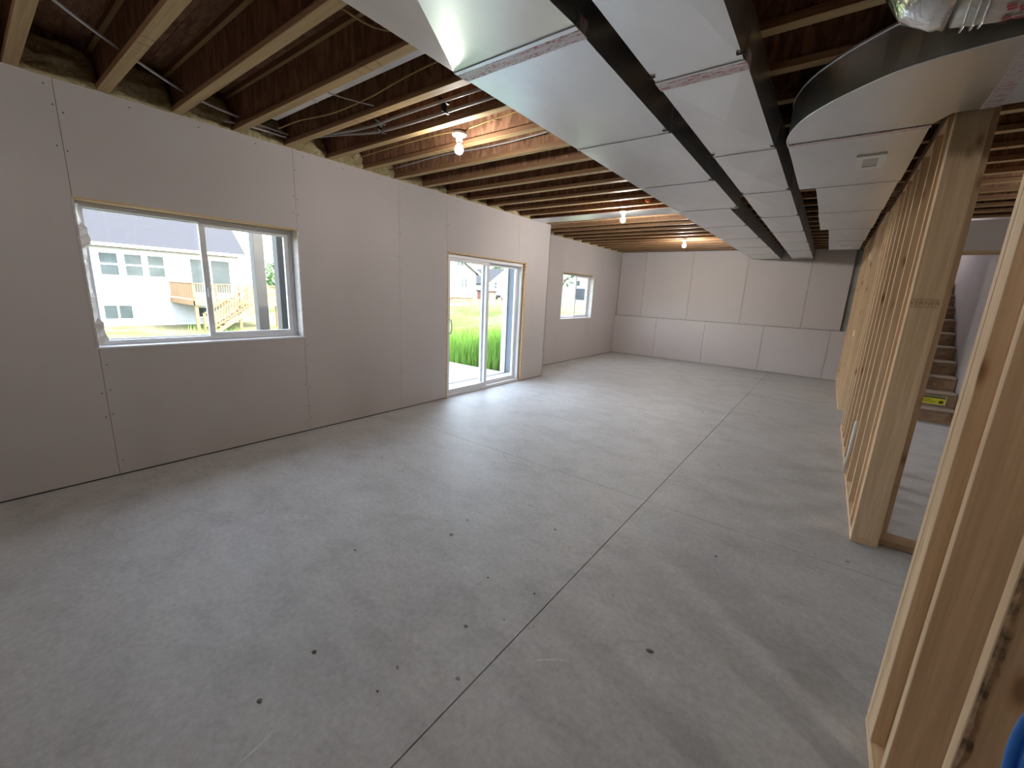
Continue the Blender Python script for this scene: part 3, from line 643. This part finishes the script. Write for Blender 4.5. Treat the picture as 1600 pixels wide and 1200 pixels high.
# near partition
wnr = struct('wall_partition_near', 'near end of the open stud wall, closest to the viewer', 'wall', (XR, 1.86, 0))
box('bottom_plate', (XR, XR + SD, YN, 1.865, 0, .038), 'plate_y', wnr, .002); box('top_plate', (XR, XR + SD, YN, 1.865, H - .076, H - .001), 'plate_y', wnr, .002)
stud(wnr, XR, 1.830)
link('stud', boxmesh(.038, .089, H - .114, 'stud', .002, 'stud'), wnr, (XR, 1.735, .038))
box('backing_stud', (XR + .038, XR + SD, 1.79, 1.828, .038, H - .076), 'stud', wnr, .002)
stud(wnr, XR, 1.520); stud(wnr, XR, 1.142)
for k in range(9): stud(wnr, XR, 0.735 - k * JS)
# bark edge left on the third stud
bm = bmesh.new(); rows = []
for i in range(90):
    z = .04 + i * .019; w_ = .006 + .008 * noise.noise(Vector((i * .33, 4.2, 1))) + .004 * random.random()
    dpt = .004 + .005 * random.random()
    rows.append([bm.verts.new((.002, -.0005, z)), bm.verts.new((.004 + w_ * .4, -dpt, z + random.uniform(-.004, .004))), bm.verts.new((.006 + w_, -dpt * .6, z)), bm.verts.new((.01 + w_, .0005, z))])
for a, b in zip(rows, rows[1:]):
    for k in range(3): bm.faces.new((a[k], a[k + 1], b[k + 1], b[k]))
bk = link('bark_edge', finish(bm, 'bark'), wnr, (XR, 1.142, 0)); bk['label'] = 'ragged bark edge left on a stud'
# ink stamps
def text(name, s, size, loc, rot, mat, parent):
    c = bpy.data.curves.new(name, 'FONT'); c.body = s; c.size = size; c.align_x = 'CENTER'; c.align_y = 'CENTER'; c.extrude = 0.0002
    c.materials.append(M[mat]); return link(name, c, parent, loc, rot)
text('ink_stamp', 'VERNER', .036, (XR + .066, 3.4212, 1.585), (math.pi / 2, 0, 0), 'dark_ink', wp)
bl = [(XR + .008, XR + .125, 3.4206, 3.4216, 1.606, 1.609), (XR + .008, XR + .125, 3.4206, 3.4216, 1.562, 1.565)]
boxes('ink_stamp', bl, 'dark_ink', wp)
# white pipe leaning at the foot of the stud wall
tag(tube('plastic_pipe', [(4.560, 4.745, .04), (4.560, 4.655, .56)], .013, 'white_plastic', None, 12), 'short white plastic pipe rising at the foot of the stud wall', 'pipe')

# ================================================================== STAIR HALL
st = tag(empty('staircase', (5.4, 8.15, 0)), 'rough wooden basement stairs with board risers', 'stairs')
rise, run = .205, .26
for n in range(13):
    y = 8.155 + run * n; z = rise * n
    box('riser', (4.93, 5.86, y, y + .02, z, z + rise - .03), 'osb_stair', st)
    box('tread', (4.92, 5.85, y - .028, y + run + .018, z + rise - .03, z + rise), 'tread_board', st, .004)
bm = bmesh.new()
sv = [(0, 0, 0), (0, run * 13, rise * 13), (0, run * 13, rise * 13 - .3), (0, .38, 0)]
for x in (4.90, 5.855):
    pass
for x in (4.898, 5.853):
    poly('stringer', [(x, 8.19, 0), (x, 8.19 + run * 12.5, rise * 12.5), (x, 8.19 + run * 13, rise * 12), (x, 8.19 + .5, 0), (x + .018, 8.19, 0), (x + .018, 8.19 + run * 12.5, rise * 12.5), (x + .018, 8.19 + run * 13, rise * 12), (x + .018, 8.19 + .5, 0)],
         [(0, 1, 2, 3), (7, 6, 5, 4), (0, 4, 5, 1), (1, 5, 6, 2), (2, 6, 7, 3), (3, 7, 4, 0)], 'osb_stair', st, (x, 8.19, 0))
yk = 8.155 + run - .002
sk = box('warning_sticker', (5.45, 5.76, yk - .001, yk, .225, .345), 'sticker_white', st); sk['label'] = 'yellow warning sticker on the second riser'
box('yellow_field', (5.455, 5.752, yk - .0022, yk - .001, .23, .315), 'sticker_yellow', sk); box('black_header', (5.455, 5.752, yk - .0022, yk - .001, .316, .34), 'sticker_black', sk)
for k in range(3): box('print_line', (5.48, 5.66 - .03 * k, yk - .0032, yk - .0022, .252 + .02 * k, .258 + .02 * k), 'sticker_black', sk)
box('print_symbol', (5.69, 5.735, yk - .0032, yk - .0022, .245, .285), 'sticker_black', sk)
wsr = struct('wall_stair_side', 'white drywall along the right of the stairs', 'wall', (5.88, 8.27, 0))
box('drywall_panel', (5.873, 5.99, 8.28, 11.9, 0, 4.6), 'drywall', wsr)
wsl = struct('wall_stair_inner', 'drywall along the left of the stairs', 'wall', (4.8, 8.27, 0))
box('drywall_panel', (4.80, 4.892, 8.28, 11.9, 0, 4.6), 'drywall', wsl)
wse = struct('wall_stair_end', 'drywall at the top of the stairs', 'wall', (5.4, 11.9, 0)); box('drywall_panel', (4.8, 5.99, 11.9, 12.0, 0, 4.6), 'drywall', wse)
box('stairwell_cap', (4.8, 5.99, 8.2, 10.7, 4.6, 4.65), 'drywall', wse); box('drywall_panel', (4.8, 5.99, 8.27, 8.3, ZS, 4.6), 'drywall', wse)  # unseen cap, left short so sky light falls onto the stair wall
wsf = struct('wall_stair_front', 'drywall header and wall facing the viewer around the stair opening', 'wall', (5.9, 8.27, 0))
box('header', (4.714, 5.873, 8.265, 8.30, 2.36, H), 'drywall', wsf); box('header_trim', (4.714, 5.873, 8.255, 8.31, 2.31, 2.36), 'plate_x', wsf, .002)
box('drywall_panel', (5.873, XE, 8.265, 8.28, 0, H), 'drywall', wsf)
box('drywall_panel', (4.714, 4.80, 8.265, 8.28, 0, H), 'drywall', wsf)

# coil of blue hose in the hall, just inside the near studs
hc = tag(empty('hose_coil', (4.555, .735, .73)), 'coil of blue plastic hose hung on the nearest studs', 'hose')
for k in range(3):
    rr = .17 - .006 * k
    tube('hose_loop', [(4.556 - .011 * (k % 2), .735 - .012 * k + rr * math.sin(a), .895 + rr * math.cos(a)) for a in [i * 2 * math.pi / 48 for i in range(49)]], .0085, 'blue_plastic', hc, 12)
tube('hanging_nail', [(4.578, .735, 1.06), (4.53, .735, 1.062)], .003, 'dark_steel', hc, 8)

# ================================================================== OUTSIDE
def smooth(a, b, x):
    t = max(0, min(1, (x - a) / (b - a))); return t * t * (3 - 2 * t)
def gz(x, y):
    a = smooth(9, 30, y); w = smooth(3, 15, -x)
    return -.10 - 1.35 * w * (1 - a) + .25 * a * w + .05 * noise.noise(Vector((x * .5, y * .5, 0))) * w
gv, gf = [], []
xs = [-.25 - (i / 60) ** 2 * 110 for i in range(61)]; ys = [-30 + i * 2.0 for i in range(76)]
for x in xs:
    for y in ys: gv.append((x, y, gz(x, y)))
for i in range(60):
    for j in range(75):
        a = i * 76 + j; gf.append((a, a + 1, a + 77, a + 76))
go = poly('ground', gv, gf, 'ground', None, (0, 0, 0), True); tag(go, 'rough lawn and straw covered soil outside', 'ground', None, 'structure')
tag(box('patio', (-2.35, -.21, 2.6, 6.40, -.16, -.03), 'patio_concrete', None, .005), 'pale concrete patio slab outside the sliding door', 'patio', None, 'structure')
# tall grass
def blades(name, n, fn, hmin, hmax, label):
    v, f = [], []
    for _ in range(n):
        x, y = fn()
        if x > -2.4 and 2.5 < y < 6.5: continue
        h = random.uniform(hmin, hmax); a = random.uniform(0, 6.28); w_ = .007 + .006 * random.random(); z = gz(x, y) - .02
        dx, dy = math.cos(a) * w_, math.sin(a) * w_; lx_, ly_ = random.uniform(-.22, .22) * h, random.uniform(-.22, .22) * h
        i = len(v); v += [(x - dx, y - dy, z), (x + dx, y + dy, z), (x + lx_ * .4 + dx * .7, y + ly_ * .4 + dy * .7, z + h * .6), (x + lx_ * .4 - dx * .7, y + ly_ * .4 - dy * .7, z + h * .6), (x + lx_, y + ly_, z + h)]
        f += [(i, i + 1, i + 2, i + 3), (i + 3, i + 2, i + 4)]
    me = bpy.data.meshes.new(name); me.from_pydata(v, [], f); me.materials.append(M['grass']); o = link(name, me); tag(o, label, 'grass', None, 'stuff'); return o
blades('tall_grass', 26000, lambda: (random.uniform(-8.5, -1.15), random.uniform(6.45, 12.5)), .25, .62, 'tall green grass beside the patio')
blades('grass_tufts', 9000, lambda: (-9 - 13.8 * random.random(), random.uniform(0, 30)), .15, .4, 'patchy grass on the far lawn')
blades('dry_weeds', 260, lambda: (-14 - 7 * random.random(), random.uniform(2.5, 8.0)), .35, 1.1, 'thin dry weeds standing on the far lawn')
# posts of our own deck
for i, (x, y) in enumerate(((-2.2, 2.465), (-1.55, 2.48))):
    p = tag(empty('deck_post', (x, y, -.1)), 'square timber post outside the wide window, ' + ('left one' if i == 0 else 'right one'), 'post', 'posts outside the wide window')
    box('shaft', (x, x + .13, y, y + .13, gz(x, y) - .05, 2.95), 'post_paint', p, .004); box('base_bracket', (x - .01, x + .14, y - .01, y + .14, gz(x, y) - .06, gz(x, y) + .06), 'dark_steel', p)
tag(box('deck_beam', (-2.32, -.21, 2.45, 2.72, 2.95, 3.2), 'post_paint', None, .004), 'timber beam on the posts outside the wide window', 'beam')

def lap_siding(parent, X, y0, y1, z0, z1, n, mat='siding'):
    """lap boards facing +X as one joined part"""
    h = (z1 - z0) / n; o = Vector((X, y0, z0)); bm = bmesh.new()
    for k in range(n):
        a = [bm.verts.new(p) for p in ((.03, 0, k * h), (.03, y1 - y0, k * h), (.012, y1 - y0, (k + 1) * h), (.012, 0, (k + 1) * h))]; bm.faces.new(a)
        b = [bm.verts.new(p) for p in ((.012, 0, k * h), (.012, y1 - y0, k * h), (.03, y1 - y0, k * h), (.03, 0, k * h))]; bm.faces.new(b)
    l = link('lap_siding', finish(bm, mat), parent, o); l['kind'] = 'stuff'; return l
def hwin(parent, X, y0, y1, z0, z1, split='H', name='window'):
    b = .07
    w = boxes(name, [(X, X + .08, y0 - b, y1 + b, z0 - b, z0), (X, X + .08, y0 - b, y1 + b, z1, z1 + b), (X, X + .08, y0 - b, y0, z0, z1), (X, X + .08, y1, y1 + b, z0, z1)] +
              ([(X, X + .07, y0, y1, (z0 + z1) / 2 - .04, (z0 + z1) / 2 + .04)] if split == 'H' else [(X, X + .07, (y0 + y1) / 2 - .04, (y0 + y1) / 2 + .04, z0, z1)] if split == 'V' else []), 'trim_white', parent)
    if split == 'H': ps = [(y0, y1, z0, (z0 + z1) / 2), (y0, y1, (z0 + z1) / 2, z1)]
    elif split == 'V': ps = [(y0, (y0 + y1) / 2, z0, z1), ((y0 + y1) / 2, y1, z0, z1)]
    else: ps = [(y0, y1, z0, z1)]
    for p in ps: box('pane', (X + .035, X + .05, p[0], p[1], p[2], p[3]), 'far_glass', w)
    return w
# house with the deck, straight across from the wide window
h1 = tag(empty('house', (-33, 4, -1.2)), 'white lap-sided house with grey roof and raised wooden deck', 'house')
XF = -29.0
box('wall', (-37, XF, -8, 12.1, -1.5, 3.15), 'siding', h1); lap_siding(h1, XF, -8, 12.1, -1.2, 3.1, 36)
poly('roof', [(XF + .45, -8.4, 3.10), (XF + .45, 12.35, 3.10), (-33.2, 12.35, 7.2), (-33.2, -8.4, 7.2), (-37.4, 12.35, 3.1), (-37.4, -8.4, 3.1), (XF + .45, -8.4, 3.25), (XF + .45, 12.35, 3.25), (-33.2, 12.35, 7.35), (-33.2, -8.4, 7.35), (-37.4, 12.35, 3.25), (-37.4, -8.4, 3.25)],
     [(6, 7, 8, 9), (9, 8, 10, 11), (0, 3, 2, 1), (3, 5, 4, 2), (0, 1, 7, 6), (4, 5, 11, 10), (1, 2, 8, 7), (2, 4, 10, 8), (0, 6, 9, 3), (3, 9, 11, 5)], 'shingle', h1, (-33, 2, 3.1))
poly('gable_wall', [(XF - .1, 12.0, 3.1), (-36.9, 12.0, 3.1), (-33.2, 12.0, 7.1), (XF - .1, 11.9, 3.1), (-36.9, 11.9, 3.1), (-33.2, 11.9, 7.1)], [(0, 1, 2), (5, 4, 3), (0, 3, 4, 1), (1, 4, 5, 2), (2, 5, 3, 0)], 'siding', h1, (-33, 12, 3.1))
box('gutter', (XF + .42, XF + .56, -8.4, 12.35, 3.08, 3.24), 'trim_white', h1)
for y0_ in (4.99, 6.06, 7.10): hwin(h1, XF + .02, y0_, y0_ + .76, 1.50, 2.72, 'H')
hwin(h1, XF + .02, 4.86, 6.08, -1.0, -.22, 'V'); hwin(h1, XF + .02, 9.20, 11.38, .62, 2.72, 'V', 'patio_door'); hwin(h1, XF + .02, 9.3, 9.9, -.95, -.35, '')
box('corner_board', (XF, XF + .05, 11.98, 12.14, -1.2, 3.1), 'trim_white', h1); box('vent_cover', (XF + .02, XF + .10, 8.72, 8.86, 2.45, 2.6), 'trim_white', h1)
# its deck
dk = tag(empty('wooden_deck', (-26.5, 10, -1.4)), 'raised pine deck with railing and stairs on the white house', 'deck')
XD = -24.6; zf = .30
for k in range(28): box('deck_board', (XF + .1 + k * .152, XF + .1 + k * .152 + .14, 7.97, 12.6, zf - .04, zf), 'deck_wood', dk)
box('rim_joist', (XD - .05, XD, 7.97, 12.6, zf - .30, zf - .04), 'deck_wood', dk); box('rim_joist', (XF, XD, 7.97, 8.02, zf - .30, zf - .04), 'deck_wood', dk)
for y in (8.1, 10.3, 12.5): box('post', (XD - .25, XD - .10, y - .07, y + .08, -1.6, zf - .30), 'deck_wood', dk)
for y in (7.97, 9.1, 10.3, 11.4, 12.55): box('rail_post', (XD - .09, XD, y, y + .09, zf, zf + .95), 'deck_wood', dk)
box('top_rail', (XD - .12, XD + .03, 7.95, 12.65, zf + .93, zf + .97), 'deck_wood', dk); box('top_rail', (XF, XD, 7.95, 8.09, zf + .93, zf + .97), 'deck_wood', dk)
box('bottom_rail', (XD - .06, XD - .02, 7.97, 12.6, zf + .08, zf + .15), 'deck_wood', dk); box('bottom_rail', (XF, XD, 7.99, 8.03, zf + .08, zf + .15), 'deck_wood', dk)
bal = boxmesh(.035, .035, .82, 'deck_wood', 0, 'baluster')
for k in range(38): link('baluster', bal, dk, (XD - .06, 8.08 + k * .12, zf + .12))
for k in range(34): link('baluster', bal, dk, (XF + .2 + k * .12, 7.99, zf + .12))
for k in range(9): box('privacy_board', (XF + .3 + k * .45, XF + .3 + k * .45 + .42, 7.96, 7.985, zf + .1, zf + .9), 'deck_wood', dk)
for k in range(9): box('stair_tread', (-24.55, -23.4, 10.55 - k * .26, 10.83 - k * .26, zf - .04 - (k + 1) * .175, zf - (k + 1) * .175), 'deck_wood', dk)
def slope_bar(name, x0, x1, ya, za, yb, zb, t_):
    poly(name, [(x0, ya, za), (x1, ya, za), (x1, yb, zb), (x0, yb, zb), (x0, ya, za + t_), (x1, ya, za + t_), (x1, yb, zb + t_), (x0, yb, zb + t_)], [(0, 1, 2, 3), (7, 6, 5, 4), (0, 4, 5, 1), (1, 5, 6, 2), (2, 6, 7, 3), (3, 7, 4, 0)], 'deck_wood', dk, (x0, ya, za))
for x in (-24.58, -23.42):
    slope_bar('stringer', x, x + .04, 10.85, zf - .30, 8.35, zf - 1.98, .24); slope_bar('stair_rail', x - .02, x + .07, 10.85, zf + .87, 8.35, zf - .80, .07); slope_bar('stair_rail', x, x + .04, 10.85, zf + .12, 8.35, zf - 1.55, .06)
    for k in range(17):
        y = 10.75 - k * .145; link('baluster', bal, dk, (x, y, zf + .10 - (10.85 - y) * .668))
    box('newel', (x - .02, x + .07, 8.32, 8.41, zf - 1.98, zf - .72), 'deck_wood', dk)
# gable house seen through the patio door
def gable_house_x(nm, label, X, depth, y0, y1, z0, ze, zp, mat='siding'):
    h = tag(empty(nm, (X, (y0 + y1) / 2, z0)), label, 'house'); ym = (y0 + y1) / 2
    poly('wall', [(X, y0, z0 - .6), (X, y1, z0 - .6), (X, y1, ze), (X, ym, zp), (X, y0, ze), (X - depth, y0, z0 - .6), (X - depth, y1, z0 - .6), (X - depth, y1, ze), (X - depth, ym, zp), (X - depth, y0, ze)],
         [(0, 1, 2, 3, 4), (9, 8, 7, 6, 5), (1, 6, 7, 2), (0, 4, 9, 5), (0, 5, 6, 1), (2, 7, 8, 3), (3, 8, 9, 4)], mat, h, (X, y0, z0))
    sl = (zp - ze) / (ym - y0)
    for s, ya in ((1, y1), (-1, y0)):
        e_ = ya + s * .5; zz = ze - .5 * sl
        poly('roof', [(X + .4, ym, zp + .02), (X + .4, e_, zz + .02), (X - depth - .4, e_, zz + .02), (X - depth - .4, ym, zp + .02), (X + .4, ym, zp + .25), (X + .4, e_, zz + .2), (X - depth - .4, e_, zz + .2), (X - depth - .4, ym, zp + .25)],
             [(0, 1, 2, 3), (7, 6, 5, 4), (0, 4, 5, 1), (1, 5, 6, 2), (2, 6, 7, 3), (3, 7, 4, 0)], 'shingle', h, (X, ym, zp))
        poly('bargeboard', [(X + .4, ym, zp + .26), (X + .4, e_, zz + .21), (X + .4, e_, zz - .1), (X + .4, ym, zp - .1), (X + .46, ym, zp + .26), (X + .46, e_, zz + .21), (X + .46, e_, zz - .1), (X + .46, ym, zp - .1)],
             [(0, 1, 2, 3), (7, 6, 5, 4), (0, 4, 5, 1), (1, 5, 6, 2), (2, 6, 7, 3), (3, 7, 4, 0)], 'trim_white', h, (X, ym, zp))
    return h
h2 = gable_house_x('house', 'tall white gabled house seen through the left door pane', -38, 9, 29.4, 46.4, 0.2, 4.1, 8.4)
hwin(h2, -37.98, 43.25, 44.45, 2.0, 3.2, 'V'); hwin(h2, -37.98, 42.3, 43.6, 4.9, 5.9, 'V'); hwin(h2, -37.98, 38, 39.4, 2.0, 3.2, 'V')
d2 = tag(empty('wooden_deck', (-36, 41.5, .1)), 'small wooden deck on the tall gabled house', 'deck')
box('platform', (-37.9, -35, 36, 42.6, .45, .6), 'deck_wood', d2)
for k in range(20): box('rail_board', (-35.05, -35, 36 + k * .33, 36 + k * .33 + .22, -.1, 1.25), 'deck_wood', d2)
for k in range(5): box('step', (-36.6, -35.2, 42.6 + k * .3, 42.9 + k * .3, .3 - k * .12, .4 - k * .12), 'deck_wood', d2)
h3 = gable_house_x('house', 'distant white house with grey roof seen through the right door pane', -52, 9, 65.5, 76, -.1, 3.2, 6.2)
hwin(h3, -51.98, 67.3, 68.2, 2.3, 3.5, 'H'); hwin(h3, -51.98, 70.3, 71.3, .9, 2.2, 'H')
h5 = gable_house_x('house', 'grey-roofed house peeking between the two far houses', -62, 9, 66, 76, 0, 2.6, 5.6, 'siding')
hwin(h5, -61.98, 69, 70, 1, 2.2, 'H')
h6 = tag(empty('house', (-41, 82, 0)), 'far white house with grey garage door seen through the small window', 'house')
poly('wall', [(-47, 82, -.8), (-35.2, 82, -.8), (-35.2, 82, 3.6), (-40.1, 82, 6.2), (-47, 82, 3.4), (-47, 90, -.8), (-35.2, 90, -.8), (-35.2, 90, 3.6), (-40.1, 90, 6.2), (-47, 90, 3.4)],
     [(0, 1, 2, 3, 4), (9, 8, 7, 6, 5), (1, 6, 7, 2), (0, 4, 9, 5), (0, 5, 6, 1), (2, 7, 8, 3), (3, 8, 9, 4)], 'siding', h6, (-41, 82, 0))
for (xa, za, xb, zb) in ((-40.1, 6.2, -34.8, 3.4), (-40.1, 6.2, -47.4, 3.25)):
    poly('roof', [(xa, 81.6, za), (xb, 81.6, zb), (xb, 90.4, zb), (xa, 90.4, za), (xa, 81.6, za + .25), (xb, 81.6, zb + .25), (xb, 90.4, zb + .25), (xa, 90.4, za + .25)], [(0, 1, 2, 3), (7, 6, 5, 4), (0, 4, 5, 1), (1, 5, 6, 2), (2, 6, 7, 3), (3, 7, 4, 0)], 'shingle', h6, (xa, 82, za))
gd = box('garage_door', (-41.1, -38.45, 81.9, 81.99, .75, 3.1), 'garage_grey', h6)
for k in range(1, 4): box('door_panel', (-41.05, -38.5, 81.86, 81.9, .75 + k * .58 - .54, .75 + k * .58 - .06), 'garage_grey', gd)
box('attic_window', (-40.6, -40.0, 81.9, 81.99, 3.7, 4.7), 'far_glass', h6)
# parked car and small brick shed
c_ = tag(empty('car', (-46, 63.3, 0)), 'dark car parked by the distant houses', 'car'); cz = gz(-46, 63) + .05
poly('body', [(-46.9, 61.2, cz + .3), (-46.9, 65.4, cz + .3), (-46.9, 65.4, cz + .8), (-46.9, 64.4, cz + .95), (-46.9, 63.8, cz + 1.4), (-46.9, 62.2, cz + 1.4), (-46.9, 61.5, cz + .95), (-46.9, 61.2, cz + .8), (-45.2, 61.2, cz + .3), (-45.2, 65.4, cz + .3), (-45.2, 65.4, cz + .8), (-45.2, 64.4, cz + .95), (-45.2, 63.8, cz + 1.4), (-45.2, 62.2, cz + 1.4), (-45.2, 61.5, cz + .95), (-45.2, 61.2, cz + .8)],
     [tuple(range(8)), tuple(range(15, 7, -1))] + [(k, 8 + k, 8 + (k + 1) % 8, (k + 1) % 8) for k in range(8)], 'car_paint', c_, (-46, 61.2, cz))
for y in (62.0, 64.6):
    for x in (-46.9, -45.4): link('wheel', finish((lambda b_: (bmesh.ops.create_cone(b_, cap_ends=True, segments=14, radius1=.32, radius2=.32, depth=.22, matrix=Matrix.Rotation(math.pi / 2, 4, 'Y')), b_)[1])(bmesh.new()), 'black_plastic'), c_, (x + .1, y, cz + .32))
sh = tag(empty('brick_shed', (-46, 58.5, 0)), 'small reddish brick outbuilding left of the parked car', 'shed'); bz = gz(-46, 58) - .1
box('wall', (-47.5, -45, 57.3, 59.6, bz, bz + 1.5), 'brick_red', sh); box('roof', (-47.7, -44.8, 57.1, 59.8, bz + 1.5, bz + 1.7), 'shingle', sh); box('door', (-45.02, -44.95, 58, 58.8, bz, bz + 1.25), 'trim_white', sh)
# trees
def tree(x, y, h, r, label, n=700, bare=False):
    z = gz(x, y); t_ = tag(empty('tree', (x, y, z)), label, 'tree')
    tube('trunk', [(x, y, z - .2), (x + .05 * h * random.uniform(-1, 1), y, z + h * .5), (x, y, z + h * .8)], [.03 * h, .02 * h, .008 * h], 'trunk', t_, 8)
    if bare:
        for k in range(7):
            a = random.uniform(0, 6.28); zz = z + h * random.uniform(.3, .7); L = r * random.uniform(.7, 1.2)
            tube('branch', [(x, y, zz), (x + L * .5 * math.cos(a), y + L * .5 * math.sin(a), zz + L * .35), (x + L * math.cos(a), y + L * math.sin(a), zz + L * .6)], [.012 * h, .008 * h, .003 * h], 'trunk', t_, 6)
    v, f = [], []
    for _ in range(n):
        d_ = Vector((random.gauss(0, 1), random.gauss(0, 1), random.gauss(0, 1))).normalized() * r * random.random() ** .4
        c0 = Vector((x, y, z + h * .65)) + Vector((d_.x, d_.y, d_.z * h * .35 / r)); s = r * .11
        a, b = [Vector((random.uniform(-1, 1), random.uniform(-1, 1), random.uniform(-1, 1))) * s for _ in range(2)]
        i = len(v); v += [c0 - a, c0 + b, c0 + a, c0 - b]; f.append((i, i + 1, i + 2, i + 3))
    me = bpy.data.meshes.new('foliage'); me.from_pydata([tuple(Vector(p) - Vector((x, y, z))) for p in v], [], f); me.materials.append(M['leaf']); o = link('foliage', me, t_, (x, y, z)); o['kind'] = 'stuff'
    return t_
tree(-40, 19.5, 4.2, 1.5, 'leafy tree right of the white house, nearer one'); tree(-42, 24.0, 4.6, 1.9, 'leafy tree right of the white house, farther one')
tree(-17.6, 36.5, 6.0, 2.6, 'thin tree with dark branches seen through the small window', 160, True)
tree(-70, 92, 9, 4, 'leafy tree behind the distant grey roof', 500)
